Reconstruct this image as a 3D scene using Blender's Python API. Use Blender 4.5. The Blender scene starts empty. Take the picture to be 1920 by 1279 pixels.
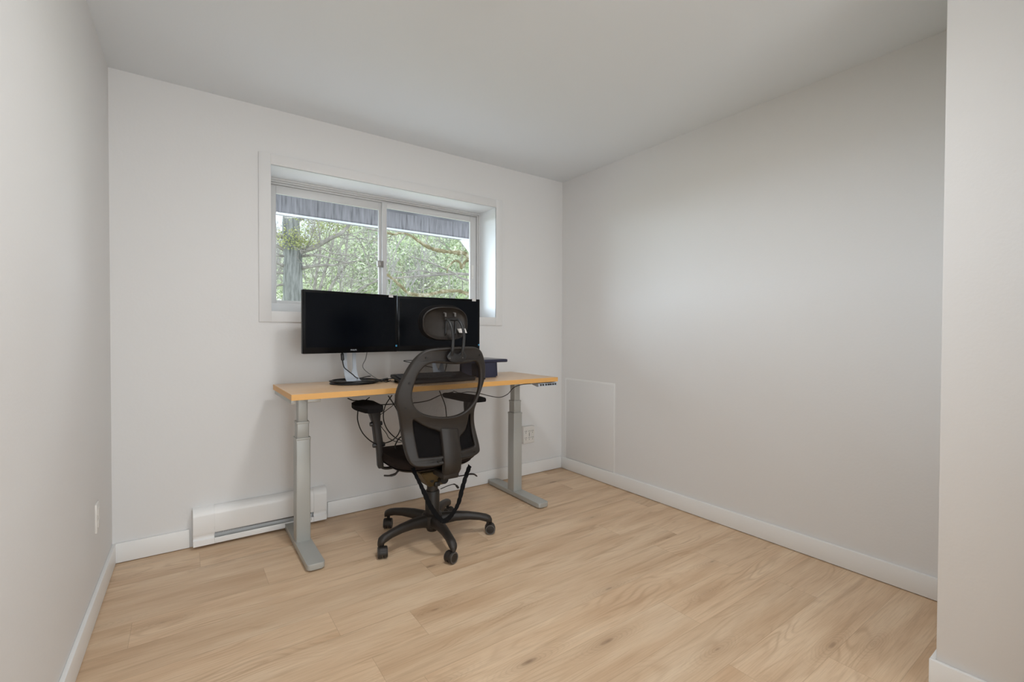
import bpy, bmesh, math, random
from mathutils import Vector, Matrix, noise
random.seed(7)
PI = math.pi
scene = bpy.context.scene
col = scene.collection

# ------------------------------------------------------------------ camera
FPX = 869.886
YAW, PITCH, ROLL, CAMZ = 0.616011, -0.0144619, 0.00340597, 1.123797
fw = Vector((math.sin(YAW) * math.cos(PITCH), math.cos(YAW) * math.cos(PITCH), math.sin(PITCH)))
r0 = Vector((math.cos(YAW), -math.sin(YAW), 0))
u0 = r0.cross(fw)
rt = math.cos(ROLL) * r0 + math.sin(ROLL) * u0
up = -math.sin(ROLL) * r0 + math.cos(ROLL) * u0
cd = bpy.data.cameras.new('camera')
cd.sensor_width = 36
cd.lens = FPX / 1920 * 36
cd.clip_start = 0.02
cd.clip_end = 400
cam = bpy.data.objects.new('camera', cd)
cam.matrix_world = Matrix(((rt.x, up.x, -fw.x, 0), (rt.y, up.y, -fw.y, 0), (rt.z, up.z, -fw.z, CAMZ), (0, 0, 0, 1)))
col.objects.link(cam)
scene.camera = cam


def ray(x, y):
    return fw + rt * ((x - 960) / FPX) - up * ((y - 639.5) / FPX)


def at(x, y, Y):                       # point of the plane Y = const seen at a pixel
    d = ray(x, y)
    return d * (Y / d.y) + Vector((0, 0, CAMZ))


def atz(x, y, Z):
    d = ray(x, y)
    return d * ((Z - CAMZ) / d.z) + Vector((0, 0, CAMZ))


# ------------------------------------------------------------------ view, world, daylight
vs = scene.view_settings
vs.view_transform = 'Standard'
vs.look = 'None'
vs.gamma = 1
vs.use_curve_mapping = False
vs.exposure = 0.07

world = bpy.data.worlds.new('overcast_sky')
scene.world = world
world.use_nodes = True
wn = world.node_tree
wn.nodes.clear()
wo = wn.nodes.new('ShaderNodeOutputWorld')
wb = wn.nodes.new('ShaderNodeBackground')
wt = wn.nodes.new('ShaderNodeTexCoord')
wns = wn.nodes.new('ShaderNodeTexNoise')
wns.inputs['Scale'].default_value = 2.2
wns.inputs['Detail'].default_value = 4
wr = wn.nodes.new('ShaderNodeValToRGB')
wr.color_ramp.elements[0].position = .35
wr.color_ramp.elements[0].color = (.66, .78, .95, 1)
wr.color_ramp.elements[1].position = .62
wr.color_ramp.elements[1].color = (.92, .96, 1, 1)
wn.links.new(wt.outputs['Generated'], wns.inputs['Vector'])
wn.links.new(wns.outputs['Fac'], wr.inputs['Fac'])
wn.links.new(wr.outputs['Color'], wb.inputs['Color'])
wb.inputs['Strength'].default_value = 1.3
wn.links.new(wb.outputs[0], wo.inputs[0])


def sun(name, direction, energy, angle, color):
    l = bpy.data.lights.new(name, 'SUN')
    l.energy = energy
    l.angle = math.radians(angle)
    l.color = color
    o = bpy.data.objects.new(name, l)
    o.rotation_euler = Vector(direction).to_track_quat('-Z', 'Y').to_euler()
    col.objects.link(o)
    return o


K = dict(west=4.0, east=2.0, lamp=15, rear=54, sky=2.8)
wb.inputs['Strength'].default_value = K['sky']
sun('glow_sun_west', (1.27, -1.68, -.28), K['west'], 42, (.74, .88, 1.0))  # added soft sun, throws the cool glow on the right wall
sun('glow_sun_north_east', (-1.15, -1.75, -.48), K['east'], 36, (.90, .95, 1.0))  # second added sun, brightens the left wall through the window


def area(name, loc, size, power, color, rot=(0, 0, 0), size_y=None):
    l = bpy.data.lights.new(name, 'AREA')
    l.shape = 'RECTANGLE' if size_y else 'DISK'
    l.size = size
    if size_y:
        l.size_y = size_y
    l.energy = power
    l.color = color
    o = bpy.data.objects.new(name, l)
    o.location = loc
    o.rotation_euler = rot
    col.objects.link(o)


area('ceiling_lamp_light', (.85, 1.18, 2.335), .28, K['lamp'], (.95, .975, 1.0))
# added fill light at the rear wall, no door behind it
area('rear_fill_light', (.45, -3.17, 1.15), 1.4, K['rear'], (.86, .94, 1.0), (PI / 2, 0, 0), 2.0)


# ------------------------------------------------------------------ materials
def mat(name, color, rough=.5, metal=0, spec=.5, bump=0, bscale=200, var=0, vscale=3, coat=0):
    m = bpy.data.materials.new(name)
    m.use_nodes = True
    nt = m.node_tree
    b = nt.nodes['Principled BSDF']
    b.inputs['Base Color'].default_value = (*color, 1)
    b.inputs['Roughness'].default_value = rough
    b.inputs['Metallic'].default_value = metal
    b.inputs['Specular IOR Level'].default_value = spec
    b.inputs['Coat Weight'].default_value = coat
    tc = nt.nodes.new('ShaderNodeTexCoord')
    if bump:
        n = nt.nodes.new('ShaderNodeTexNoise')
        n.inputs['Scale'].default_value = bscale
        n.inputs['Detail'].default_value = 3
        bp = nt.nodes.new('ShaderNodeBump')
        bp.inputs['Strength'].default_value = bump
        bp.inputs['Distance'].default_value = .002
        nt.links.new(tc.outputs['Object'], n.inputs['Vector'])
        nt.links.new(n.outputs['Fac'], bp.inputs['Height'])
        nt.links.new(bp.outputs['Normal'], b.inputs['Normal'])
    if var:
        n = nt.nodes.new('ShaderNodeTexNoise')
        n.inputs['Scale'].default_value = vscale
        n.inputs['Detail'].default_value = 4
        mx = nt.nodes.new('ShaderNodeMix')
        mx.data_type = 'RGBA'
        mx.inputs[6].default_value = (*[c * (1 - var) for c in color], 1)
        mx.inputs[7].default_value = (*[min(1, c * (1 + var)) for c in color], 1)
        nt.links.new(tc.outputs['Object'], n.inputs['Vector'])
        nt.links.new(n.outputs['Fac'], mx.inputs[0])
        nt.links.new(mx.outputs[2], b.inputs['Base Color'])
    return m


def S(r, g, b):                         # sRGB 0-255 to linear
    f = lambda c: (c / 255 / 12.92) if c / 255 <= .04045 else ((c / 255 + .055) / 1.055) ** 2.4
    return (f(r), f(g), f(b))


M = {}
M['wall'] = mat('wall_paint', S(232, 230, 228), .62, bump=.18, bscale=90, var=.008, vscale=1.5)
M['ceil'] = mat('ceiling_paint', S(236, 240, 243), .8, bump=.12, bscale=120)
M['trim'] = mat('trim_paint', S(244, 243, 241), .38, bump=.05, bscale=60)
M['jamb'] = mat('jamb_paint', S(247, 248, 249), .4)
M['vinyl'] = mat('window_vinyl', S(214, 212, 210), .35)
M['heater'] = mat('heater_enamel', S(249, 248, 246), .32)
M['heater_in'] = mat('heater_slot_metal', S(100, 88, 74), .6, metal=0)
M['plate'] = mat('white_plastic', S(232, 228, 222), .35)
M['dark_slot'] = mat('socket_slots', S(60, 54, 50), .6)
M['grey_metal'] = mat('grey_powder_coat', S(178, 178, 173), .42, metal=.25, bump=.08, bscale=500)
M['desk_edge'] = mat('desk_edge_band', S(226, 170, 96), .45, var=.06, vscale=12)
M['black'] = mat('black_plastic', S(28, 27, 27), .38)
M['bezel'] = mat('glossy_black_bezel', S(8, 8, 10), .25, spec=.15)
M['screen'] = mat('screen_glass', S(5, 8, 14), .25, spec=.12)
M['cable'] = mat('cable_rubber', S(24, 23, 22), .5)
M['cable_grey'] = mat('grey_cable', S(120, 118, 116), .5)
M['chair'] = mat('chair_nylon', S(37, 31, 26), .48, bump=.25, bscale=420, var=.15, vscale=6)
M['chair2'] = mat('chair_mechanism_metal', S(98, 84, 56), .45, metal=.4, var=.2, vscale=20)
M['fabric'] = mat('black_fabric', S(24, 22, 22), .9, spec=.1, bump=.6, bscale=900)
M['seatfab'] = mat('seat_fabric', S(42, 34, 31), .92, spec=.1, bump=.6, bscale=900)
M['strap'] = mat('webbing', S(22, 21, 22), .85, spec=.1, bump=.9, bscale=700)
M['rim'] = mat('caster_rim_grey', S(96, 92, 88), .5)
M['silver'] = mat('silver_paint', S(196, 202, 210), .28, metal=.35)
M['navy'] = mat('navy_black_plastic', S(38, 40, 62), .5, bump=.2, bscale=600)
M['navy_top'] = mat('riser_top_laminate', S(92, 90, 96), .3)
M['label'] = mat('paper_label', S(214, 210, 206), .6)
M['blue'] = mat('blue_sticker', S(70, 150, 190), .4)
M['key'] = mat('key_plastic', S(58, 58, 60), .45)
M['keyprint'] = mat('key_legend', S(200, 200, 200), .6)
M['latch'] = mat('latch_metal', S(150, 146, 142), .35, metal=.6)
M['beam'] = None
M['lamp'] = mat('lamp_ring', S(225, 225, 225), .4)


def nodes(m):
    nt = m.node_tree
    return nt, nt.nodes, nt.links, nt.nodes['Principled BSDF']


def math_node(nt, op, a, b=None, c=None):
    n = nt.nodes.new('ShaderNodeMath')
    n.operation = op
    for i, v in enumerate((a, b, c)):
        if v is None:
            continue
        if isinstance(v, (int, float)):
            n.inputs[i].default_value = v
        else:
            nt.links.new(v, n.inputs[i])
    return n.outputs[0]


def floor_material():
    m = mat('oak_vinyl_planks', (.5, .4, .3), .42, spec=.35)
    nt, N, L, b = nodes(m)
    W, LEN = .182, 1.52
    tc = N.new('ShaderNodeTexCoord')
    sp = N.new('ShaderNodeSeparateXYZ')
    L.new(tc.outputs['Object'], sp.inputs[0])
    x, y = sp.outputs[0], sp.outputs[1]
    row = math_node(nt, 'DIVIDE', math_node(nt, 'ADD', y, .06), W)
    rid = math_node(nt, 'FLOOR', row)
    wn1 = N.new('ShaderNodeTexWhiteNoise')
    wn1.noise_dimensions = '1D'
    L.new(rid, wn1.inputs['W'])
    px = math_node(nt, 'DIVIDE', math_node(nt, 'ADD', x, math_node(nt, 'MULTIPLY', wn1.outputs['Value'], LEN)), LEN)
    pid = math_node(nt, 'FLOOR', px)
    comb = N.new('ShaderNodeCombineXYZ')
    L.new(rid, comb.inputs[0])
    L.new(pid, comb.inputs[1])
    wn2 = N.new('ShaderNodeTexWhiteNoise')
    wn2.noise_dimensions = '3D'
    L.new(comb.outputs[0], wn2.inputs['Vector'])
    rnd = N.new('ShaderNodeSeparateColor')
    L.new(wn2.outputs['Color'], rnd.inputs[0])
    # per-plank shifted coordinates
    cx = math_node(nt, 'ADD', x, math_node(nt, 'MULTIPLY', rnd.outputs[0], 37))
    cy = math_node(nt, 'ADD', y, math_node(nt, 'MULTIPLY', rnd.outputs[1], 23))

    def vec(sx, sy, sz=0):
        c = N.new('ShaderNodeCombineXYZ')
        L.new(math_node(nt, 'MULTIPLY', cx, sx), c.inputs[0])
        L.new(math_node(nt, 'MULTIPLY', cy, sy), c.inputs[1])
        return c.outputs[0]

    def noise_tex(v, sc, det=4, rough=.55, dist=0):
        n = N.new('ShaderNodeTexNoise')
        n.inputs['Scale'].default_value = sc
        n.inputs['Detail'].default_value = det
        n.inputs['Roughness'].default_value = rough
        n.inputs['Distortion'].default_value = dist
        L.new(v, n.inputs['Vector'])
        return n.outputs['Fac']

    def ramp(f, pts):
        r = N.new('ShaderNodeValToRGB')
        e = r.color_ramp.elements
        e[0].position, e[0].color = pts[0][0], (*pts[0][1], 1)
        e[1].position, e[1].color = pts[-1][0], (*pts[-1][1], 1)
        for p, c in pts[1:-1]:
            k = e.new(p)
            k.color = (*c, 1)
        L.new(f, r.inputs['Fac'])
        return r.outputs['Color']

    def mix(f, a, bb, mode='MIX'):
        n = N.new('ShaderNodeMix')
        n.data_type = 'RGBA'
        n.blend_type = mode
        for i, v in ((0, f), (6, a), (7, bb)):
            if isinstance(v, (int, float)):
                n.inputs[i].default_value = v
            elif isinstance(v, tuple):
                n.inputs[i].default_value = (*v, 1)
            else:
                L.new(v, n.inputs[i])
        return n.outputs[2]

    broad = noise_tex(vec(.9, 5.5), 1.6, 3)
    base = ramp(broad, [(.3, S(209, 175, 141)), (.5, S(224, 194, 161)), (.7, S(234, 208, 177))])
    tint = ramp(rnd.outputs[2], [(0, (.93, .92, .91)), (.5, (1, 1, 1)), (1, (1.0, .985, .97))])
    base = mix(1.0, base, tint, 'MULTIPLY')
    # cathedral contour rings
    lowf = noise_tex(vec(.85, 5.2), 1.25, 2, .45, .25)
    rings = math_node(nt, 'SINE', math_node(nt, 'MULTIPLY', lowf, 130))
    rings = math_node(nt, 'POWER', math_node(nt, 'ADD', math_node(nt, 'MULTIPLY', rings, .5), .5), 3)
    rmask = noise_tex(vec(.8, 3), 1.9, 2)
    rm = math_node(nt, 'MULTIPLY', ramp(rmask, [(.48, (0, 0, 0)), (.66, (1, 1, 1))]), rings)
    base = mix(math_node(nt, 'MULTIPLY', rm, .42), base, S(170, 132, 98))
    # fine grain
    fine = noise_tex(vec(3.2, 95), 2.2, 5, .6)
    base = mix(math_node(nt, 'MULTIPLY', ramp(fine, [(.45, (0, 0, 0)), (.68, (1, 1, 1))]), .30), base, S(178, 142, 108))
    streak = noise_tex(vec(.75, 16), 1.7, 4, .6, .3)
    base = mix(math_node(nt, 'MULTIPLY', ramp(streak, [(.56, (0, 0, 0)), (.74, (1, 1, 1))]), .55), base, S(168, 132, 100))
    # knots
    vo = N.new('ShaderNodeTexVoronoi')
    vo.inputs['Scale'].default_value = 1.0
    vo.voronoi_dimensions = '2D'
    L.new(vec(1.25, 4.6), vo.inputs['Vector'])
    wob = noise_tex(vec(9, 30), 1.0, 2)
    ksz = N.new('ShaderNodeSeparateColor')
    L.new(vo.outputs['Color'], ksz.inputs[0])
    kd = math_node(nt, 'ADD', vo.outputs['Distance'], math_node(nt, 'MULTIPLY', ksz.outputs[0], .062))
    kd = math_node(nt, 'ADD', kd, math_node(nt, 'MULTIPLY', math_node(nt, 'SUBTRACT', wob, .5), .07))
    knot = ramp(kd, [(.012, (1, 1, 1)), (.060, (0, 0, 0))])
    halo = ramp(kd, [(.03, (1, 1, 1)), (.22, (0, 0, 0))])
    base = mix(math_node(nt, 'MULTIPLY', halo, .30), base, S(166, 130, 98))
    base = mix(math_node(nt, 'MULTIPLY', knot, .62), base, S(120, 94, 74))
    kr = math_node(nt, 'SINE', math_node(nt, 'MULTIPLY', kd, 210))
    kr = math_node(nt, 'MULTIPLY', math_node(nt, 'MAXIMUM', kr, 0), ramp(kd, [(.05, (1, 1, 1)), (.30, (0, 0, 0))]))
    base = mix(math_node(nt, 'MULTIPLY', kr, .18), base, S(150, 116, 88))
    # seams
    fy = math_node(nt, 'FRACT', row)
    ey = math_node(nt, 'MINIMUM', fy, math_node(nt, 'SUBTRACT', 1, fy))
    sy = math_node(nt, 'LESS_THAN', ey, .0055)
    fx = math_node(nt, 'FRACT', px)
    ex = math_node(nt, 'MINIMUM', fx, math_node(nt, 'SUBTRACT', 1, fx))
    sx = math_node(nt, 'LESS_THAN', ex, .0007)
    seam = math_node(nt, 'MAXIMUM', sy, sx)
    base = mix(math_node(nt, 'MULTIPLY', seam, .28), base, S(140, 108, 80))
    L.new(base, b.inputs['Base Color'])
    bp = N.new('ShaderNodeBump')
    bp.inputs['Strength'].default_value = .15
    bp.inputs['Distance'].default_value = .001
    L.new(fine, bp.inputs['Height'])
    L.new(bp.outputs['Normal'], b.inputs['Normal'])
    return m


def desk_material():
    m = mat('maple_laminate', S(206, 176, 142), .3, spec=.5)
    nt, N, L, b = nodes(m)
    tc = N.new('ShaderNodeTexCoord')
    mp = N.new('ShaderNodeMapping')
    mp.inputs['Scale'].default_value = (1.2, 22, 1)
    n = N.new('ShaderNodeTexNoise')
    n.inputs['Scale'].default_value = 3
    n.inputs['Detail'].default_value = 5
    r = N.new('ShaderNodeValToRGB')
    r.color_ramp.elements[0].color = (*S(208, 170, 132), 1)
    r.color_ramp.elements[1].color = (*S(228, 194, 156), 1)
    L.new(tc.outputs['Object'], mp.inputs[0])
    L.new(mp.outputs[0], n.inputs['Vector'])
    L.new(n.outputs['Fac'], r.inputs['Fac'])
    L.new(r.outputs['Color'], b.inputs['Base Color'])
    return m


def mesh_fabric():
    m = mat('chair_mesh_weave', S(40, 33, 29), .8, spec=.2)
    nt, N, L, b = nodes(m)
    tc = N.new('ShaderNodeTexCoord')
    mp = N.new('ShaderNodeMapping')
    mp.inputs['Scale'].default_value = (430, 430, 430)
    mp.inputs['Rotation'].default_value = (0, math.radians(45), 0)
    sp = N.new('ShaderNodeSeparateXYZ')
    L.new(tc.outputs['Object'], mp.inputs[0])
    L.new(mp.outputs[0], sp.inputs[0])
    fx = math_node(nt, 'ABSOLUTE', math_node(nt, 'SUBTRACT', math_node(nt, 'FRACT', sp.outputs[0]), .5))
    fz = math_node(nt, 'ABSOLUTE', math_node(nt, 'SUBTRACT', math_node(nt, 'FRACT', sp.outputs[2]), .5))
    hole = math_node(nt, 'MULTIPLY', math_node(nt, 'LESS_THAN', fx, .41), math_node(nt, 'LESS_THAN', fz, .41))
    tr = N.new('ShaderNodeBsdfTransparent')
    mx = N.new('ShaderNodeMixShader')
    L.new(hole, mx.inputs[0])
    L.new(b.outputs[0], mx.inputs[1])
    L.new(tr.outputs[0], mx.inputs[2])
    L.new(mx.outputs[0], N['Material Output'].inputs[0])
    return m


def glass_material():
    m = bpy.data.materials.new('window_glass')
    m.use_nodes = True
    nt = m.node_tree
    N, L = nt.nodes, nt.links
    N.clear()
    o = N.new('ShaderNodeOutputMaterial')
    t = N.new('ShaderNodeBsdfTransparent')
    t.inputs[0].default_value = (.96, .98, .98, 1)
    g = N.new('ShaderNodeBsdfGlossy')
    g.inputs['Roughness'].default_value = .02
    fr = N.new('ShaderNodeFresnel')
    fr.inputs['IOR'].default_value = 1.08
    mx = N.new('ShaderNodeMixShader')
    L.new(fr.outputs[0], mx.inputs[0])
    L.new(t.outputs[0], mx.inputs[1])
    L.new(g.outputs[0], mx.inputs[2])
    L.new(mx.outputs[0], o.inputs[0])
    return m


def ramp_material(name, pts, scale, detail=5, rough=.9, stretch=(1, 1, 1), coord='Object', bump=0):
    m = mat(name, (.5, .5, .5), rough, spec=.2)
    nt, N, L, b = nodes(m)
    tc = N.new('ShaderNodeTexCoord')
    mp = N.new('ShaderNodeMapping')
    mp.inputs['Scale'].default_value = stretch
    n = N.new('ShaderNodeTexNoise')
    n.inputs['Scale'].default_value = scale
    n.inputs['Detail'].default_value = detail
    r = N.new('ShaderNodeValToRGB')
    e = r.color_ramp.elements
    e[0].position, e[0].color = pts[0][0], (*pts[0][1], 1)
    e[1].position, e[1].color = pts[-1][0], (*pts[-1][1], 1)
    for p, c in pts[1:-1]:
        k = e.new(p)
        k.color = (*c, 1)
    L.new(tc.outputs[coord], mp.inputs[0])
    L.new(mp.outputs[0], n.inputs['Vector'])
    L.new(n.outputs['Fac'], r.inputs['Fac'])
    L.new(r.outputs['Color'], b.inputs['Base Color'])
    if bump:
        bp = N.new('ShaderNodeBump')
        bp.inputs['Strength'].default_value = bump
        bp.inputs['Distance'].default_value = .02
        L.new(n.outputs['Fac'], bp.inputs['Height'])
        L.new(bp.outputs['Normal'], b.inputs['Normal'])
    return m


M['floor'] = floor_material()
M['desk'] = desk_material()
M['mesh'] = mesh_fabric()
M['glass'] = glass_material()
M['beam'] = ramp_material('weathered_grey_timber', [(.28, S(96, 94, 97)), (.42, S(136, 133, 136)), (.7, S(158, 155, 159))],
                          3.0, 8, .8, (16, 16, 1.4))
M['soffit'] = ramp_material('soffit_boards', [(.35, S(120, 118, 122)), (.65, S(160, 158, 162))], 2, 5, .85, (1, 6, 1))
M['drip'] = mat('white_drip_edge', S(225, 228, 232), .4)
M['bark'] = ramp_material('grey_bark', [(.3, S(88, 88, 84)), (.55, S(124, 124, 120)), (.75, S(146, 146, 142))], 5, 8, .95, (4, 4, .7), bump=.6)
M['twig'] = ramp_material('twig_bark', [(.3, S(112, 106, 100)), (.7, S(160, 154, 146))], 9, 4, .95)
M['moss'] = ramp_material('moss', [(.3, S(96, 88, 66)), (.5, S(128, 118, 90)), (.72, S(176, 170, 150))], 14, 6, .98, bump=.8)
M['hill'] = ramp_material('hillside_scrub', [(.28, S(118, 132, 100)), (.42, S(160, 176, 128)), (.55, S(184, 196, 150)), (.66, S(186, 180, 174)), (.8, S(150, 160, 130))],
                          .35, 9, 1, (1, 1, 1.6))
M['ground'] = ramp_material('grass', [(.3, S(120, 135, 90)), (.7, S(165, 175, 120))], 1.2, 6, 1)
M['leaf_a'] = ramp_material('spring_leaves', [(.3, S(122, 128, 84)), (.7, S(168, 170, 118))], 2, 4, .9)
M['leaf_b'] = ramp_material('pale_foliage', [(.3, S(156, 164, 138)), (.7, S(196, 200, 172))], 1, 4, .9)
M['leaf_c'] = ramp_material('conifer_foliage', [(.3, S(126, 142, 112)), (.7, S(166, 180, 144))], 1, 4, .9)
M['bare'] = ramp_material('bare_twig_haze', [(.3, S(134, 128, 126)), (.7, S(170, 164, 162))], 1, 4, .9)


# ------------------------------------------------------------------ object helpers
def link(o, parent=None):
    col.objects.link(o)
    if parent:
        o.parent = parent
    return o


def tag(o, label=None, cat=None, group=None, kind=None):
    for k, v in (('label', label), ('category', cat), ('group', group), ('kind', kind)):
        if v:
            o[k] = v
    return o


def empty(name, loc=(0, 0, 0), rz=0):
    o = bpy.data.objects.new(name, None)
    o.location = loc
    o.rotation_euler = (0, 0, rz)
    o.empty_display_size = .05
    return link(o)


def finish(me, m, smooth=40):
    me.materials.append(m)
    if smooth:
        for p in me.polygons:
            p.use_smooth = True
        me.set_sharp_from_angle(angle=math.radians(smooth))


class MB:
    def __init__(s):
        s.bm = bmesh.new()

    def box(s, x0, x1, y0, y1, z0, z1, bev=0, seg=2, mtx=None):
        v = [s.bm.verts.new(p) for p in ((x0, y0, z0), (x1, y0, z0), (x1, y1, z0), (x0, y1, z0),
                                         (x0, y0, z1), (x1, y0, z1), (x1, y1, z1), (x0, y1, z1))]
        fs = [s.bm.faces.new([v[i] for i in q]) for q in ((0, 3, 2, 1), (4, 5, 6, 7), (0, 1, 5, 4), (1, 2, 6, 5), (2, 3, 7, 6), (3, 0, 4, 7))]
        vv = v
        if bev:
            es = list({e for f in fs for e in f.edges})
            r = bmesh.ops.bevel(s.bm, geom=es, offset=bev, segments=seg, affect='EDGES', profile=.5)
            vv = list({w for f in r['faces'] for w in f.verts})
            # collect the whole island
            seen = set(vv)
            st = list(vv)
            while st:
                a = st.pop()
                for e in a.link_edges:
                    b = e.other_vert(a)
                    if b not in seen:
                        seen.add(b)
                        st.append(b)
            vv = list(seen)
        if mtx:
            bmesh.ops.transform(s.bm, matrix=mtx, verts=vv)
        return s

    def tube(s, pts, r, n=8, cap=True, flat=1, up=None, taper=None):
        pts = [Vector(p) for p in pts]
        rs = r if isinstance(r, (list, tuple)) else [r] * len(pts)
        prev = None
        rings = []
        for i, p in enumerate(pts):
            t = (pts[min(i + 1, len(pts) - 1)] - pts[max(i - 1, 0)])
            if t.length < 1e-9:
                t = Vector((0, 0, 1))
            t.normalize()
            if prev is None:
                a = Vector(up) if up else (Vector((0, 0, 1)) if abs(t.z) < .9 else Vector((1, 0, 0)))
            else:
                a = prev
            a = (a - t * a.dot(t))
            if a.length < 1e-6:
                a = Vector((1, 0, 0)) - t * t.x
            a.normalize()
            prev = a
            b = t.cross(a)
            rings.append([s.bm.verts.new(p + (a * math.cos(k * 2 * PI / n) * flat + b * math.sin(k * 2 * PI / n)) * rs[i]) for k in range(n)])
        for q, w in zip(rings, rings[1:]):
            for k in range(n):
                s.bm.faces.new((q[k], q[(k + 1) % n], w[(k + 1) % n], w[k]))
        if cap:
            s.bm.faces.new(rings[0][::-1])
            s.bm.faces.new(rings[-1])
        return s

    def loft(s, rings, cap=True):
        rr = [[s.bm.verts.new(p) for p in ring] for ring in rings]
        n = len(rr[0])
        for q, w in zip(rr, rr[1:]):
            for k in range(n):
                s.bm.faces.new((q[k], q[(k + 1) % n], w[(k + 1) % n], w[k]))
        if cap:
            s.bm.faces.new(rr[0][::-1])
            s.bm.faces.new(rr[-1])
        return s

    def lathe(s, prof, c=(0, 0, 0), n=32, axis='Z'):
        rings = []
        for r, h in prof:
            ring = []
            for k in range(n):
                a = 2 * PI * k / n
                if axis == 'Z':
                    p = (c[0] + r * math.cos(a), c[1] + r * math.sin(a), c[2] + h)
                elif axis == 'X':
                    p = (c[0] + h, c[1] + r * math.cos(a), c[2] + r * math.sin(a))
                else:
                    p = (c[0] + r * math.sin(a), c[1] + h, c[2] + r * math.cos(a))
                ring.append(p)
            rings.append(ring)
        return s.loft(rings)

    def prism(s, poly, z0, z1, bev=0):
        n = len(poly)
        a = [s.bm.verts.new((p[0], p[1], z0)) for p in poly]
        b = [s.bm.verts.new((p[0], p[1], z1)) for p in poly]
        fs = [s.bm.faces.new(a[::-1]), s.bm.faces.new(b)]
        for k in range(n):
            fs.append(s.bm.faces.new((a[k], a[(k + 1) % n], b[(k + 1) % n], b[k])))
        if bev:
            es = list({e for f in fs[:2] for e in f.edges})
            bmesh.ops.bevel(s.bm, geom=es, offset=bev, segments=3, affect='EDGES', profile=.5)
        return s

    def build(s, name, m, parent=None, world=False, smooth=40, loc=None):
        if world and parent:
            inv = (Matrix.Translation(parent.location) @ parent.rotation_euler.to_matrix().to_4x4()).inverted()
            bmesh.ops.transform(s.bm, matrix=inv, verts=s.bm.verts)
        if loc is not None:
            bmesh.ops.translate(s.bm, vec=-Vector(loc), verts=s.bm.verts)
        bmesh.ops.recalc_face_normals(s.bm, faces=s.bm.faces)
        me = bpy.data.meshes.new(name)
        s.bm.to_mesh(me)
        s.bm.free()
        finish(me, m, smooth)
        o = bpy.data.objects.new(name, me)
        link(o, parent)
        if loc is not None:
            o.location = loc
        return o


def catmull(pts, k=8, closed=False):
    P = [Vector(p) for p in pts]
    n = len(P)
    out = []
    rng = range(n) if closed else range(n - 1)
    for i in rng:
        if closed:
            a, b, c, d = P[(i - 1) % n], P[i], P[(i + 1) % n], P[(i + 2) % n]
        else:
            b, c = P[i], P[i + 1]
            a = P[i - 1] if i else b * 2 - c
            d = P[i + 2] if i + 2 < n else c * 2 - b
        for j in range(k):
            t = j / k
            out.append(.5 * ((2 * b) + (c - a) * t + (2 * a - 5 * b + 4 * c - d) * t * t + (3 * b - a - 3 * c + d) * t ** 3))
    if not closed:
        out.append(P[-1])
    return out


def plate(name, outer, holes, thick, bevel, m, parent, place=None, k=6, res=3):
    """flat outline (x, z) with holes, thick in y, rounded edges, bent by place(x, y, z)."""
    cu = bpy.data.curves.new(name, 'CURVE')
    cu.dimensions = '2D'
    cu.fill_mode = 'BOTH'
    cu.extrude = max(thick / 2 - bevel, 0)
    cu.bevel_depth = bevel
    cu.bevel_resolution = res
    cu.offset = -bevel
    for lp in [outer] + list(holes):
        pts = catmull([(p[0], p[1], 0) for p in lp], k, True) if k else [Vector((p[0], p[1], 0)) for p in lp]
        sp = cu.splines.new('POLY')
        sp.points.add(len(pts) - 1)
        for q, p in zip(sp.points, pts):
            q.co = (p.x, p.y, 0, 1)
        sp.use_cyclic_u = True
    tmp = bpy.data.objects.new('tmp_curve', cu)
    col.objects.link(tmp)
    dg = bpy.context.evaluated_depsgraph_get()
    me = bpy.data.meshes.new_from_object(tmp.evaluated_get(dg))
    bpy.data.objects.remove(tmp)
    me.name = name
    for v in me.vertices:
        x, z, y = v.co.x, v.co.y, -v.co.z
        v.co = place(x, y, z) if place else (x, y, z)
    me.materials.clear()
    bm = bmesh.new()
    bm.from_mesh(me)
    bmesh.ops.remove_doubles(bm, verts=bm.verts, dist=1e-5)
    bmesh.ops.recalc_face_normals(bm, faces=bm.faces)
    bm.to_mesh(me)
    bm.free()
    finish(me, m, 50)
    return link(bpy.data.objects.new(name, me), parent)


def rrect(x0, x1, y0, y1, r, n=6):
    out = []
    for cx, cy, a0 in ((x1 - r, y1 - r, 0), (x0 + r, y1 - r, PI / 2), (x0 + r, y0 + r, PI), (x1 - r, y0 + r, 1.5 * PI)):
        for k in range(n + 1):
            a = a0 + k * PI / 2 / n
            out.append((cx + r * math.cos(a), cy + r * math.sin(a)))
    return out


def text_mesh(name, body, size, m, parent, loc, rot, depth=.0004):
    cu = bpy.data.curves.new(name, 'FONT')
    cu.body = body
    cu.size = size
    cu.extrude = depth
    cu.align_x = 'CENTER'
    cu.align_y = 'CENTER'
    tmp = bpy.data.objects.new('tmp_text', cu)
    col.objects.link(tmp)
    dg = bpy.context.evaluated_depsgraph_get()
    me = bpy.data.meshes.new_from_object(tmp.evaluated_get(dg))
    bpy.data.objects.remove(tmp)
    me.materials.clear()
    finish(me, m, 0)
    o = link(bpy.data.objects.new(name, me), parent)
    o.location = loc
    o.rotation_euler = rot
    return o


# ------------------------------------------------------------------ room shell
D = 2.95                       # back wall
XR = 2.6017                    # right wall
ZC = 2.397
SK = .0156                     # the left wall drifts outwards towards the viewer
xl = lambda y: -.2888 - SK * (D - y)
YB = -3.2
OX0, OX1, OZ0, OZ1 = .408, 1.932, 1.2510, 2.0810      # window opening
BT, BH = .014, .098


def struct(mb, name, m, **k):
    return tag(mb.build(name, m, **k), kind='structure')


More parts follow.
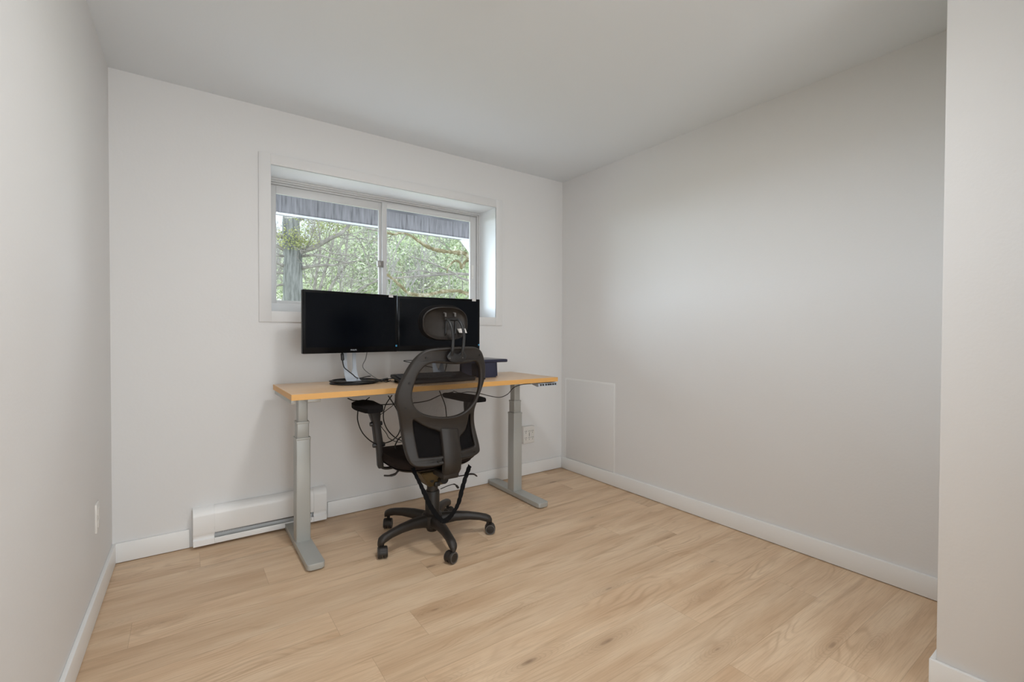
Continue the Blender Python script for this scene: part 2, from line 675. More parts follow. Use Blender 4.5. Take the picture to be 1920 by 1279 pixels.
struct(MB().box(-.9, XR + .6, YB - .2, D + .3, -.12, 0), 'floor', M['floor'], smooth=0)
struct(MB().box(-.9, XR + .6, YB - .2, D + .3, ZC, ZC + .12), 'ceiling', M['ceil'], smooth=0)
w = MB()
W1 = 3.235
w.box(-.9, OX0 - .02, D, W1, 0, ZC)
w.box(OX1 + .02, XR + .6, D, W1, 0, ZC)
w.box(OX0 - .02, OX1 + .02, D, W1, 0, OZ0 - .02)
w.box(OX0 - .02, OX1 + .02, D, W1, OZ1 + .02, ZC)
struct(w, 'wall_back', M['wall'], smooth=0)
w = MB()
w.prism([(xl(D), D), (xl(YB), YB), (xl(YB) - .3, YB), (xl(D) - .3, D)], 0, ZC)
struct(w, 'wall_left', M['wall'], smooth=0)
struct(MB().box(XR, XR + .3, .30, D, 0, ZC), 'wall_right', M['wall'], smooth=0)
NX, NY = 1.941, .41
w = MB()
w.box(NX, XR + .3, YB, NY, 0, ZC, bev=.004)
struct(w, 'wall_entry', M['wall'])
struct(MB().box(-.9, NX, YB - .2, YB, 0, ZC), 'wall_rear', M['wall'], smooth=0)


def bb(poly_fn, name):
    m = MB()
    poly_fn(m)
    return struct(m, name, M['trim'])


def bbx(m, x0, x1, y0, y1):
    m.box(x0, x1, y0, y1, .003, BH, bev=.002, seg=2)


bb(lambda m: (bbx(m, xl(D), .020, D - BT, D), bbx(m, .710, XR, D - BT, D)), 'baseboard_back')
bb(lambda m: bbx(m, XR - BT, XR, NY, D - BT), 'baseboard_right')
m = MB()
m.prism([(xl(D) + BT, D - BT), (xl(D), D - BT), (xl(YB), YB), (xl(YB) + BT, YB)], .003, BH, bev=.002)
struct(m, 'baseboard_left', M['trim'])
bb(lambda m: (bbx(m, NX - BT, NX, YB, NY + BT), bbx(m, NX, XR - BT, NY, NY + BT)), 'baseboard_entry')

# unseen block added beside the viewer, keeps rear light off the entry wall
t = MB()
t.box(1.79, NX, .03, .15, .0, 2.10, bev=.003)
t.box(1.84, NX, -.10, .03, .0, 2.10, bev=.003)
struct(t, 'entry_light_block', M['trim'])

# window casing (flat boards proud of the wall)
t = MB()
cx0, cx1, cz0, cz1 = .346, 1.991, 1.190, 2.1405
for q in ((cx0, OX0, cz0, cz1), (OX1, cx1, cz0, cz1)):
    t.box(q[0], q[1], D - .009, D, q[2], q[3], bev=.0012)
t.box(OX0, OX1, D - .009, D, OZ1, cz1, bev=.0012)
t.box(OX0, OX1, D - .009, D, cz0, OZ0, bev=.0012)
struct(t, 'trim_1', M['wall'])
# jamb liner
t = MB()
t.box(OX0 - .02, OX0, D - .006, W1, OZ0 - .02, OZ1 + .02)
t.box(OX1, OX1 + .02, D - .006, W1, OZ0 - .02, OZ1 + .02)
t.box(OX0, OX1, D - .006, W1, OZ1, OZ1 + .02)
t.box(OX0, OX1, D - .006, W1, OZ0 - .02, OZ0)
struct(t, 'trim_2', M['jamb'], smooth=0)

# sliding window
FY = 3.175
win = tag(empty('window_1', (1.17, FY, OZ0)), kind='structure')
f = MB()
for i, (a, dy) in enumerate(((.012, 0), (.022, .012), (.034, .026))):       # stepped head and jambs
    f.box(OX0, OX1, FY + dy, W1, OZ1 - a, OZ1 - (a - .012 if i else 0), bev=.0015)
    f.box(OX0, OX0 + a, FY + dy, W1, OZ0, OZ1 - a, bev=.0015)
    f.box(OX1 - a, OX1, FY + dy, W1, OZ0, OZ1 - a, bev=.0015)
f.box(OX0, OX1, FY, W1, OZ0, OZ0 + .060, bev=.002)
f.build('window_frame', M['vinyl'], win, world=True)


def sash(x0, x1, z0, z1, y0, y1, sl, sr, st_, sb):
    m = MB()
    m.box(x0, x0 + sl, y0, y1, z0, z1, bev=.002)
    m.box(x1 - sr, x1, y0, y1, z0, z1, bev=.002)
    m.box(x0 + sl, x1 - sr, y0, y1, z1 - st_, z1, bev=.002)
    m.box(x0 + sl, x1 - sr, y0, y1, z0, z0 + sb, bev=.002)
    s = m.build('sash', M['vinyl'], win, world=True)
    ym = (y0 + y1) / 2
    g = MB().box(x0 + sl - .004, x1 - sr + .004, ym - .002, ym + .002, z0 + sb - .004, z1 - st_ + .004)
    pane = g.build('pane', M['glass'], s, smooth=0)
    for v in pane.data.vertices:
        v.co -= win.location
    return s


sl = sash(.443, 1.150, 1.303, 2.046, FY + .034, FY + .052, .030, .028, .052, .028)
sr = sash(1.138, 1.900, 1.303, 2.046, FY + .010, FY + .030, .034, .052, .036, .030)
h = MB()
p = at(882, 500, FY)
h.box(1.862, 1.872, FY - .004, FY + .012, 1.575, 1.655, bev=.003)
h.box(1.858, 1.876, FY + .004, FY + .014, 1.560, 1.668, bev=.002)
h.build('window_handle', M['plate'], win, world=True)
h = MB()
h.box(1.100, 1.146, FY + .000, FY + .012, 1.588, 1.634, bev=.003)
h.box(1.112, 1.130, FY - .008, FY + .004, 1.596, 1.626, bev=.003)
h.build('latch', M['latch'], win, world=True)

# access panel on the right wall with its screws
pn = MB()
pn.box(XR - .004, XR, 2.366, 2.886, BH + .002, .748, bev=.001)
apn = struct(pn, 'trim_3', M['wall'])
pn = MB()
for (y0, y1, z0, z1) in ((2.352, 2.366, BH, .762), (2.886, 2.900, BH, .762), (2.366, 2.886, .748, .762)):
    pn.box(XR - .0025, XR, y0, y1, z0, z1, bev=.001)
struct(pn, 'trim_4', M['trim'])
for (y, z) in ((2.86, .72), (2.39, .72), (2.86, .16), (2.39, .16)):
    sc = MB()
    sc.lathe([(.0035, 0), (.0035, -.0015), (.002, -.0022)], (XR - .004, y, z), 10, 'X')
    sc.build('screw', M['plate'], apn)

# ------------------------------------------------------------------ baseboard heater
ht = empty('baseboard_heater', (.365, 2.90, 0))
tag(ht, 'long white electric baseboard heater on the back wall, behind the left desk leg', 'heater')
HX0, HX1, HB = .034, .694, D


def heater_profile(off=0.0, zb=.018):
    # (y, z) outline of the front cover, from the wall top, rounding to the front and down
    return [(HB - .004, .203 + off), (HB - .030, .2025 + off), (HB - .042, .196 + off), (HB - .050, .186 + off), (HB - .053, .165), (HB - .053, .082),
            (HB - .049, .070), (HB - .047, .070), (HB - .050, .083), (HB - .050, .163), (HB - .046, .182), (HB - .038, .191), (HB - .004, .196)]


def extrude_x(pts, x0, x1):
    return MB().loft([[(x0, y, z) for y, z in pts], [(x1, y, z) for y, z in pts]])


extrude_x(heater_profile(), HX0 + .094, HX1 - .072).build('front_cover', M['heater'], ht, world=True)
b = MB()
b.box(HX0 + .094, HX1 - .072, HB - .008, HB - .0005, .016, .20)
b.box(HX0 + .094, HX1 - .072, HB - .050, HB - .0005, .012, .020)
b.box(HX0 + .094, HX1 - .072, HB - .052, HB - .048, .012, .042, bev=.001)
b.build('back_panel', M['heater'], ht, world=True)
b = MB()
b.tube([(HX0 + .094, HB - .028, .085), (HX1 - .072, HB - .028, .085)], .008, 10)
for k in range(100):
    x = HX0 + .10 + k * (HX1 - HX0 - .18) / 100
    b.box(x, x + .0006, HB - .044, HB - .012, .058, .112)
b.build('heating_element', M['heater_in'], ht, world=True)
for (a, c) in ((HX0, HX0 + .0935), (HX1 - .0715, HX1)):
    e = extrude_x([(HB, .205), (HB - .031, .2045), (HB - .044, .198), (HB - .052, .187), (HB - .055, .166), (HB - .055, .080), (HB - .050, .068), (HB - .044, .060),
                   (HB - .044, .050), (HB - .054, .042), (HB - .054, .013), (HB, .012)], a, c)
    bmesh.ops.bevel(e.bm, geom=[ed for ed in e.bm.edges if len(ed.link_faces) == 2 and ed.calc_face_angle() > 1.2], offset=.0018, segments=2, affect='EDGES')
    e.build('end_cap', M['heater'], ht, world=True)
lb = MB()
for k in range(9):
    lb.box(.545 + k * .0075, .5505 + k * .0075, HB - .0526, HB - .0519, .026, .038)
lb.build('rating_label', M['label'], ht, world=True)

# ------------------------------------------------------------------ outlets
po = empty('wall_outlet_tap', (2.236, D, .33))
tag(po, 'white six-socket wall tap plugged into the back wall beside the right desk leg', 'outlet')
ob = MB().box(2.180, 2.290, D - .034, D - .0005, .259, .394, bev=.006, seg=3)
ob.build('body', M['plate'], po, world=True)
for r_ in range(2):
    for c_ in range(3):
        xx, zz = 2.202 + c_ * .033, .352 - r_ * .052
        s_ = MB()
        s_.box(xx - .0075, xx - .0052, D - .0352, D - .0335, zz, zz + .010)
        s_.box(xx + .0052, xx + .0075, D - .0352, D - .0335, zz, zz + .010)
        s_.lathe([(.0028, 0), (.0028, .0014)], (xx, D - .0352, zz - .009), 10, 'Y')
        s_.build('socket', M['dark_slot'], po, world=True, smooth=0)
s_ = MB().box(2.2335, 2.2365, D - .0356, D - .0335, .316, .338)
s_.build('indicator', M['dark_slot'], po, world=True, smooth=0)

yo = 2.525
po = empty('wall_plate', (xl(yo), yo, .37))
tag(po, 'white outlet plate low on the left wall beside the corner', 'outlet')
ob = MB().box(xl(yo) - .002, xl(yo) + .006, yo - .036, yo + .036, .311, .428, bev=.003)
ob.build('plate', M['plate'], po, world=True)
for zz in (.345, .392):
    s_ = MB().box(xl(yo) + .005, xl(yo) + .008, yo - .017, yo + .017, zz - .014, zz + .014, bev=.0015)
    s_.build('socket', M['plate'], po, world=True)

# ------------------------------------------------------------------ standing desk
ZT = .8435
DX0, DX1, DY0, DY1 = .402, 2.003, 2.31, 2.84
TH = .028
desk = empty('standing_desk', (1.2, 2.61, 0))
tag(desk, 'height-adjustable desk with a light maple top on two grey column legs', 'desk')
t = MB().box(DX0, DX1, DY0, DY1, ZT - TH, ZT, bev=.0015)
top = t.build('tabletop', M['desk'], desk, world=True)
e = MB()
for q in ((DX0 - .0012, DX1 + .0012, DY0 - .0016, DY0 - .0002), (DX0 - .0012, DX1 + .0012, DY1 + .0002, DY1 + .0016)):
    e.box(q[0], q[1], q[2], q[3], ZT - TH + .0005, ZT - .0005)
e.box(DX0 - .0014, DX0 - .0001, DY0, DY1, ZT - TH + .0005, ZT - .0005)
e.box(DX1 + .0001, DX1 + .0014, DY0, DY1, ZT - TH + .0005, ZT - .0005)
eb = e.build('edge_band', M['desk_edge'], desk, world=True, smooth=0)
tag(eb, 'orange-yellow edge band')


def desk_leg(xc):
    yc = 2.635
    zu = ZT - TH
    foot = MB()
    pts = rrect(xc - .040, xc + .040, 2.312, 2.918, .014)
    foot.prism(pts, .007, .036, bev=.005)
    fo = foot.build('foot', M['grey_metal'], desk, world=True)
    for y_ in (2.345, 2.885):
        pd = MB().lathe([(.016, 0), (.018, .003), (.012, .009)], (xc, y_, .0), 20)
        o = pd.build('leveling_glide', M['black'], fo)
        for v in o.data.vertices:
            v.co -= desk.location
    segs = ((.0355, .0375, .034, .578), (.0300, .0320, .578, .662), (.0245, .0270, .662, zu - .022))
    for i, (hx, hy, z0, z1) in enumerate(segs):
        m_ = MB()
        m_.prism(rrect(xc - hx, xc + hx, yc - hy, yc + hy, .006, 4), z0, z1 + (.001 if i < 2 else 0), bev=.0015)
        if i < 2:      # lip at the top of the outer tubes
            m_.prism(rrect(xc - hx - .0015, xc + hx + .0015, yc - hy - .0015, yc + hy + .0015, .006, 4), z1 - .010, z1 + .0015, bev=.001)
        m_.build('column_stage', M['grey_metal'], desk, world=True)
    m_ = MB()
    m_.box(xc - .045, xc + .050, yc - .05, yc + .05, zu - .026, zu - .006, bev=.004)
    m_.box(xc - .030, xc + .030, 2.345, 2.815, zu - .020, zu - .0005, bev=.003)
    m_.build('mounting_bracket', M['grey_metal'], desk, world=True)
    return xc


desk_leg(.507)
desk_leg(1.893)
b = MB()
b.box(.405, .425, 2.345, 2.815, ZT - TH - .022, ZT - TH - .0005, bev=.002)
b.box(1.975, 1.995, 2.40, 2.815, ZT - TH - .022, ZT - TH - .0005, bev=.002)
b.box(.425, .76, 2.60, 2.67, ZT - TH - .018, ZT - TH - .0005, bev=.002)
b.box(1.64, 1.975, 2.60, 2.67, ZT - TH - .018, ZT - TH - .0005, bev=.002)
b.box(.76, 1.64, 2.60, 2.622, ZT - TH - .040, ZT - TH - .0005, bev=.002)
b.box(.76, 1.64, 2.648, 2.67, ZT - TH - .040, ZT - TH - .0005, bev=.002)
b.build('frame_rail', M['grey_metal'], desk, world=True)
b = MB()
b.box(1.02, 1.26, 2.675, 2.775, ZT - TH - .045, ZT - TH - .0005, bev=.004)
b.build('control_box', M['black'], desk, world=True)
# height controller
ZK = ZT - TH
b = MB()
b.loft([[(1.847, y, z) for y, z in ((2.318, ZK - .006), (2.312, ZK - .026), (2.330, ZK - .028), (2.40, ZK - .014), (2.40, ZK - .0005))],
        [(2.001, y, z) for y, z in ((2.318, ZK - .006), (2.312, ZK - .026), (2.330, ZK - .028), (2.40, ZK - .014), (2.40, ZK - .0005))]])
hc = b.build('height_controller', M['silver'], desk, world=True)
for i in range(7):
    x0 = 1.860 + i * .0195 + (.004 if i > 1 else 0)
    wd = .012 if i != 3 else .016
    b = MB().box(x0, x0 + wd, 2.3115, 2.3150, ZK - .0215, ZK - .0105, bev=.001)
    o = b.build('button', M['black'], hc)
    for v in o.data.vertices:
        v.co -= desk.location


# ------------------------------------------------------------------ monitors
def monitor(name, cx, cy, ang, label, brand):
    root = empty(name, (cx, cy, ZT), ang)
    tag(root, label, 'monitor', 'computer monitors on the desk')
    W, H, Z0 = .556, .340, 1.0165 - ZT
    b = MB()
    b.box(-W / 2, W / 2, -.010, .018, Z0, Z0 + H, bev=.004, seg=3)
    b.loft([[(-.19, .018, Z0 + .03), (.19, .018, Z0 + .03), (.19, .018, Z0 + .29), (-.19, .018, Z0 + .29)],
            [(-.15, .045, Z0 + .06), (.15, .045, Z0 + .06), (.15, .045, Z0 + .26), (-.15, .045, Z0 + .26)]])
    ca = b.build('housing', M['bezel'], root)
    s_ = MB()
    s_.box(-W / 2 + .015, W / 2 - .015, -.0108, -.0095, Z0 + .034, Z0 + H - .015)
    s_.build('screen', M['screen'], root, smooth=0)
    s_ = MB()
    s_.box(W / 2 - .012, W / 2 - .002, -.0112, -.0098, Z0 + .030, Z0 + .041)
    tag(s_.build('sticker', M['blue'], root, smooth=0), 'small pale blue sticker')
    s_ = MB()
    s_.box(W / 2 - .057, W / 2 - .029, -.0114, -.0098, Z0 + H - .014, Z0 + H + .003)
    s_.box(W / 2 - .057, W / 2 - .029, -.0114, .004, Z0 + H + .0002, Z0 + H + .003)
    tag(s_.build('tag', M['label'], root, smooth=0), 'white paper tag')
    if brand:
        tx = text_mesh('brand_lettering', 'PHILIPS', .0115, M['silver'], root, (.0, -.0106, Z0 + .0155), (PI / 2, 0, 0), .0005)
    # stand: thin curved silver neck with a cut-out, and round foot
    prof = [(.030, Z0 + .14), (.038, Z0 + .05), (.040, .13), (.036, .085), (.022, .045), (.0, .020), (-.020, .013)]
    prof = catmull([(0, y, z) for y, z in prof], 5)
    n_ = len(prof)
    b = MB()
    zt = prof[0].z
    for side in (-1, 1):
        rings = []
        for i, q in enumerate(prof):
            f_ = i / (n_ - 1)
            wo_ = .036 + .006 * (f_ ** 2)
            wi_ = .017 if q.z > .085 else .017 * max(0, (q.z - .045) / .040)
            rings.append([(side * wo_, q.y - .003, q.z), (side * wo_, q.y + .003, q.z), (side * wi_, q.y + .003, q.z), (side * wi_, q.y - .003, q.z)])
        b.loft(rings)
    b.build('neck', M['silver'], root)
    b = MB()
    b.box(-.04, .04, .010, .045, Z0 + .005, Z0 + .14, bev=.004)
    b.build('hinge', M['black'], root)
    b = MB()
    b.lathe([(.001, .000), (.122, .000), (.125, .004), (.120, .009), (.06, .013), (.001, .014)], (0, .0, 0), 48)
    b.build('stand_base', M['black'], root)
    return root


monitor('monitor', .782, 2.665, math.radians(9.1), 'black monitor on the left half of the desk, its full screen in view, silver neck', True)
monitor('monitor', 1.346, 2.705, math.radians(-6.2), 'black monitor on the right half of the desk, behind the chair headrest', True)

# ------------------------------------------------------------------ keyboard
kb = empty('keyboard', (1.206, 2.503, ZT), math.radians(1.0))
tag(kb, 'black computer keyboard tilted up on its feet, behind the chair back', 'keyboard')
KW, KD = .462, .192
tilt = Matrix.Rotation(math.radians(8), 4, 'X')
kz = Matrix.Translation((0, 0, .0145))
b = MB()
b.box(-KW / 2, KW / 2, -KD / 2, KD / 2, 0, .018, bev=.004, mtx=kz @ tilt)
b.build('case', M['black'], kb)
for sx in (-1, 1):
    b = MB().box(sx * .20 - .012, sx * .20 + .012, KD / 2 - .022, KD / 2 - .016, 0, .028, bev=.001)
    b.build('foot', M['black'], kb)
rows = [(.067, 16), (.038, 15), (.019, 15), (0, 14), (-.019, 13), (-.038, 13)]
for (ry, n_) in rows:
    for k in range(n_):
        x0 = -KW / 2 + .012 + k * (.31 / n_)
        b = MB().box(x0, x0 + .31 / n_ - .0022, ry - .0075, ry + .0075, .018, .0245, bev=.0015, seg=1, mtx=kz @ tilt)
        b.build('key', M['key'], kb, smooth=30)
    for k in range(3 if n_ > 13 else 1):
        b = MB().box(.088 + k * .019, .1045 + k * .019, ry - .0075, ry + .0075, .018, .0245, bev=.0015, seg=1, mtx=kz @ tilt)
        b.build('key', M['key'], kb, smooth=30)
b = MB()
b.box(-KW / 2 + .008, -.06, KD / 2 - .012, KD / 2 - .003, .0182, .0192, mtx=kz @ tilt)
tag(b.build('top_strip', M['cable_grey'], kb, smooth=0), 'lighter grey strip along the rear edge')

# ------------------------------------------------------------------ desk riser (dark navy box stand)
rs = empty('desk_riser', (1.54, 2.58, ZT))
tag(rs, 'dark navy plastic riser stand on the right end of the desk', 'riser')
b = MB()
b.box(1.335, 1.752, 2.522, 2.775, .9400, .9600, bev=.006, seg=3)
b.build('top_slab', M['navy'], rs, world=True)
b = MB()
b.box(1.350, 1.738, 2.535, 2.760, .9601, .9608)
b.build('top_mat', M['navy_top'], rs, world=True, smooth=0)
for (x0, x1, y0, y1) in ((1.440, 1.510, 2.583, 2.612), (1.560, 1.661, 2.530, 2.600), (1.600, 1.728, 2.615, 2.745)):
    b = MB()
    b.loft([[(x0 - .003, y0 - .003, ZT), (x1 + .003, y0 - .003, ZT), (x1 + .003, y1, ZT), (x0 - .003, y1, ZT)],
            [(x0, y0, .9405), (x1, y0, .9405), (x1, y1, .9405), (x0, y1, .9405)]])
    bmesh.ops.bevel(b.bm, geom=b.bm.edges[:], offset=.002, segments=2, affect='EDGES')
    b.build('support', M['navy'], rs, world=True)


# ------------------------------------------------------------------ cables
def cable(name, pts, r, m, label, k=7, plug=None, cat='cable'):
    root = empty(name, Vector(pts[0]))
    tag(root, label, cat, None)
    MB().tube(catmull(pts, k), r, 8).build('cord', m, root, world=True)
    if plug:
        for a, c, rr in plug:
            MB().tube([Vector(a), Vector(a).lerp(Vector(c), .06), Vector(a).lerp(Vector(c), .9), Vector(c)], [rr * .8, rr, rr, rr * .6], 10).build('plug', M['black'], root, world=True)
    return root


def P(*q):
    return [at(x, y, Y) for x, y, Y in q]


# power lead of the left monitor, falling from the panel in front of the neck
zc = ZT + .004
cable('power_cable', P((641.5, 661, 2.66), (642, 674, 2.64), (645, 688, 2.60), (652, 695, 2.58), (661, 702, 2.57), (668, 708, 2.60)) +
      [atz(676, 709, zc + .010), atz(688, 706, zc + .006), atz(700, 705, zc + .004)], .0030, M['cable'],
      'black power cable hanging from the left monitor past its silver neck', plug=[(at(641.5, 663, 2.66), at(642.5, 676, 2.64), .009)])
cable('grey_cable', P((689, 655, 2.80), (686, 672, 2.83), (681, 690, 2.835)) + [Vector((.965, 2.80, zc + .002)), Vector((.99, 2.76, zc))], .0026, M['cable_grey'],
      'thin grey cable dropping from behind the left monitor, right of its neck')
coil = []
for k in range(40):
    a = k / 40 * 2 * PI * 2.6 + 2.6
    rr = .118 + .012 * math.sin(a * 1.7)
    coil.append(Vector((.800 + rr * math.cos(a) * 1.12, 2.655 + rr * math.sin(a) * .86, zc + .011 + .0035 * math.sin(a * .8 + 1))))
cable('coiled_cable', coil + [Vector((.95, 2.60, zc)), Vector((1.00, 2.66, zc))], .0032, M['cable'],
      'black cable wound in loose rings around the left monitor base', k=3)
cable('video_cable', [Vector((.86, 2.56, zc)), Vector((.93, 2.63, zc + .004)), Vector((.975, 2.66, zc + .008)), Vector((1.03, 2.655, zc + .012)), Vector((1.085, 2.66, zc + .012)), Vector((1.14, 2.70, zc + .004))],
      .0030, M['cable'], 'black video cable with two thick plugs lying left of the keyboard', plug=[
          (Vector((.925, 2.625, zc + .006)), Vector((.985, 2.655, zc + .010)), .0085), (Vector((1.03, 2.655, zc + .012)), Vector((1.085, 2.66, zc + .012)), .0085)])
cable('thin_cable', [Vector((.93, 2.70, zc)), Vector((.98, 2.66, zc)), Vector((1.01, 2.60, zc)), Vector((1.03, 2.56, zc)), Vector((1.06, 2.60, zc)), Vector((1.10, 2.64, zc))],
      .0022, M['cable'], 'thin black cable looping on the desk against the keyboard\'s left end')
cable('looped_cable', P((830, 655, 2.76), (826, 672, 2.76), (812, 677, 2.74), (790, 676, 2.72), (757, 676.5, 2.70), (775, 681, 2.72), (795, 686, 2.76), (815, 690, 2.80), (835, 697, 2.82)),
      .0024, M['cable'], 'black cable looping out behind the right monitor to a point left of the chair')
cable('monitor_cable', P((842, 660, 2.78), (838, 680, 2.80), (833, 700, 2.80)) + [Vector((1.40, 2.80, zc)), Vector((1.30, 2.78, zc))], .0030, M['cable'],
      'black cable falling behind the right monitor neck, seen through the chair mesh')
# under the desk
U = ZT - TH
cable('hanging_cable', P((652, 747, 2.60), (662, 751, 2.58), (672, 753, 2.60), (671, 770, 2.62), (671, 790, 2.64), (680, 812, 2.66), (698, 829, 2.66), (715, 832, 2.66), (735, 826, 2.66),
                         (748, 812, 2.66), (751, 790, 2.66), (744, 768, 2.66), (728, 742, 2.66)), .0033, M['cable'],
      'black cable hanging in a wide loop under the desk behind the left armrest')
cable('hanging_cable', P((735, 741, 2.68), (722, 762, 2.68), (719, 785, 2.68), (726, 805, 2.68), (740, 820, 2.62), (752, 826, 2.52), (762, 830, 2.45)), .0033, M['cable'],
      'black cable hanging steeply under the desk from top centre to the seat')
cable('hanging_cable', P((741, 740, 2.74), (739, 757, 2.74), (724, 770, 2.74), (711, 781, 2.74), (713, 797, 2.72), (724, 812, 2.70), (730, 822, 2.68), (745, 829, 2.60), (758, 828, 2.52)), .0022, M['cable'],
      'thinnest black cable kinked in a zigzag below the desk edge')
cable('rail_cable', P((693, 745, 2.64), (686, 752, 2.64), (700, 758, 2.62), (715, 759, 2.60), (735, 758, 2.60), (760, 757, 2.60), (800, 752, 2.60), (826, 741, 2.60), (850, 735, 2.60)), .0030, M['cable'],
      'black cable running level beneath the desk from armrest to chair mesh')
cable('drop_cable', P((824, 733, 2.62), (829, 745, 2.62), (835, 762, 2.60), (838, 790, 2.58)), .0034, M['cable'], 'black cable dropping straight down behind the chair mesh')
cable('controller_cable', P((1004, 720, 2.38), (990, 720, 2.42), (975, 722, 2.46), (962, 728, 2.50), (952, 739, 2.56), (938, 745, 2.58), (920, 743, 2.60), (900, 738, 2.60), (880, 735, 2.62), (862, 737, 2.62), (850, 733, 2.64)), .0026, M['cable'],
      'thin black cable sagging under the right desk end from the height controller')
lp = []
for k in range(30):
    a = k / 30 * 2 * PI * 2.5
    lp.append(Vector((1.005 + (.062 + .008 * math.sin(2 * a)) * math.cos(a), 2.44 + .03 * math.sin(a), .522 + .036 * math.sin(a + .5) + .002 * k / 30)))
cable('cable_bundle', lp, .0036, M['cable'], 'black cable bundled in tight rings on the chair seat', k=3)

# ------------------------------------------------------------------ office chair
CX, CY = 1.115, 2.33
ch = empty('office_chair', (CX, CY, 0))
tag(ch, 'black mesh-back office chair with headrest and armrests, seen from behind at the desk', 'office chair')
O = Vector((CX, CY, 0))
L3 = lambda v: Vector(v) - O

YBK = 2.10


def px_outline(pts, sc, ox, oy, Y=YBK):
    out = []
    for x, y in pts:
        v = at(ox + x / sc, oy + y / sc, Y) - O
        out.append((v.x, v.z))
    return out


def bend(x, y, z):
    yy = YBK - CY + y
    xx = x + .02
    yy += .55 * xx * xx                      # sides wrap forward
    yy += .030 * math.exp(-((z - .64) / .10) ** 2) - .03 * max(0, z - .80)   # lumbar bulge, top leans back
    return (x, yy, z)


outer = px_outline([(560, 398), (640, 390), (740, 386), (850, 384), (912, 392), (955, 425), (982, 490), (993, 560), (992, 620), (975, 690), (948, 765), (922, 840), (911, 900),
                    (922, 1000), (937, 1090), (949, 1180), (947, 1226), (915, 1252), (872, 1270), (780, 1290), (700, 1310), (560, 1345), (480, 1352), (424, 1350), (386, 1318), (366, 1262), (356, 1200),
                    (346, 1110), (330, 1010), (310, 925), (288, 845), (288, 775), (306, 700), (336, 630), (376, 550), (420, 482), (470, 432), (510, 410)], 4.263, 680, 560)
h_top = px_outline([(430, 650), (408, 730), (405, 800), (427, 868), (475, 912), (545, 938), (640, 950), (740, 942), (825, 908), (885, 845), (925, 765), (944, 670), (944, 590), (932, 535), (902, 503), (862, 507),
                    (790, 521), (710, 523), (620, 517), (545, 517), (495, 542), (455, 592)], 4.263, 680, 560)
h_l = px_outline([(424, 990), (436, 985), (480, 1012), (540, 1042), (600, 1060), (634, 1076), (638, 1100), (638, 1180), (637, 1246), (628, 1258), (540, 1270), (470, 1276), (458, 1266), (450, 1210), (440, 1110)], 4.263, 680, 560)
h_r = px_outline([(868, 938), (876, 930), (884, 985), (893, 1070), (904, 1160), (902, 1182), (880, 1192), (800, 1212), (790, 1206), (788, 1130), (800, 1100), (840, 1060), (860, 1000)], 4.263, 680, 560)
bf = plate('back_frame', outer, [h_top, h_l, h_r], .030, .010, M['chair'], ch, bend)


def sheet(name, loop, m, ch_, yoff, k=5, grid=.012):
    pts = catmull([(p[0], p[1], 0) for p in loop], k, True)
    poly = [(p.x, p.y) for p in pts]
    bm = bmesh.new()
    vs_ = [bm.verts.new((x, 0, z)) for x, z in poly]
    bm.faces.new(vs_)
    bmesh.ops.triangulate(bm, faces=bm.faces)
    r = bmesh.ops.extrude_face_region(bm, geom=bm.faces[:])
    bmesh.ops.translate(bm, vec=(0, .0012, 0), verts=[v for v in r['geom'] if isinstance(v, bmesh.types.BMVert)])
    for v in bm.verts:
        v.co = Vector(bend(v.co.x, v.co.y + yoff, v.co.z))
    mb = MB()
    mb.bm.free()
    mb.bm = bm
    return mb.build(name, m, ch_)


def grow(loop, f):
    cx_ = sum(p[0] for p in loop) / len(loop)
    cz_ = sum(p[1] for p in loop) / len(loop)
    out = []
    for x, z in loop:
        d = math.hypot(x - cx_, z - cz_)
        out.append((cx_ + (x - cx_) * (1 + f / d), cz_ + (z - cz_) * (1 + f / d)))
    return out


sheet('mesh_panel', grow(h_top, .006), M['mesh'], ch, .010)
sheet('lower_panel', grow(h_l, .006), M['fabric'], ch, .008)
sheet('lower_panel', grow(h_r, .006), M['fabric'], ch, .008)
# lumbar pad peeking behind the lower windows
mb = MB()
mb.box(-.16, .125, -.012, .012, -.045, .045, bev=.010, seg=3, mtx=Matrix.Translation((-.01, YBK - CY + .085, .635)))
mb.build('lumbar_pad', M['chair'], ch)
# screws in the back frame
for (x, y) in ((500, 473), (938, 450), (377, 680), (355, 884), (979, 640), (898, 1226), (598, 1302)):
    v = at(680 + x / 4.263, 560 + y / 4.263, YBK) - O
    w_ = Vector(bend(v.x, 0, v.z))
    MB().lathe([(.0052, 0), (.0052, .003), (.003, .003), (.003, .0015)][::-1], (w_.x, w_.y - .0185, w_.z), 14, 'Y').build('screw', M['black'], bf)
# spine: a broad flat bar rising into the frame
sp = [(831, 806, 864, 806), (831.5, 840, 864.5, 838), (832, 870, 865, 862), (833, 888, 865, 880), (836, 902, 863, 895)]
rings = []
for i, (xa, ya, xb, yb) in enumerate(sp):
    a, b_ = L3(at(xa, ya, YBK - .012)), L3(at(xb, yb, YBK - .012))
    th = .022
    yo_ = (0, -.004, -.004, .004, .028)[i]
    zt_ = .5 * (a.z + b_.z)
    yb_ = .0
    if zt_ > .5:
        yb_ = .030 * math.exp(-((zt_ - .64) / .10) ** 2)
    rings.append([(a.x, a.y + yo_ + yb_, a.z), (a.x + .006, a.y + yo_ + yb_ - .006, a.z), (b_.x - .006, b_.y + yo_ + yb_ - .006, b_.z), (b_.x, b_.y + yo_ + yb_, b_.z), (b_.x, b_.y + yo_ + yb_ + th, b_.z), (a.x, a.y + yo_ + yb_ + th, a.z)])
MB().loft(rings).build('spine', M['chair'], ch, smooth=50)
# spine foot reaching under the seat
b = MB()
b.box(-.052, .040, -.235, -.02, .385, .425, bev=.010, seg=3)
b.build('spine_bracket', M['chair'], ch)

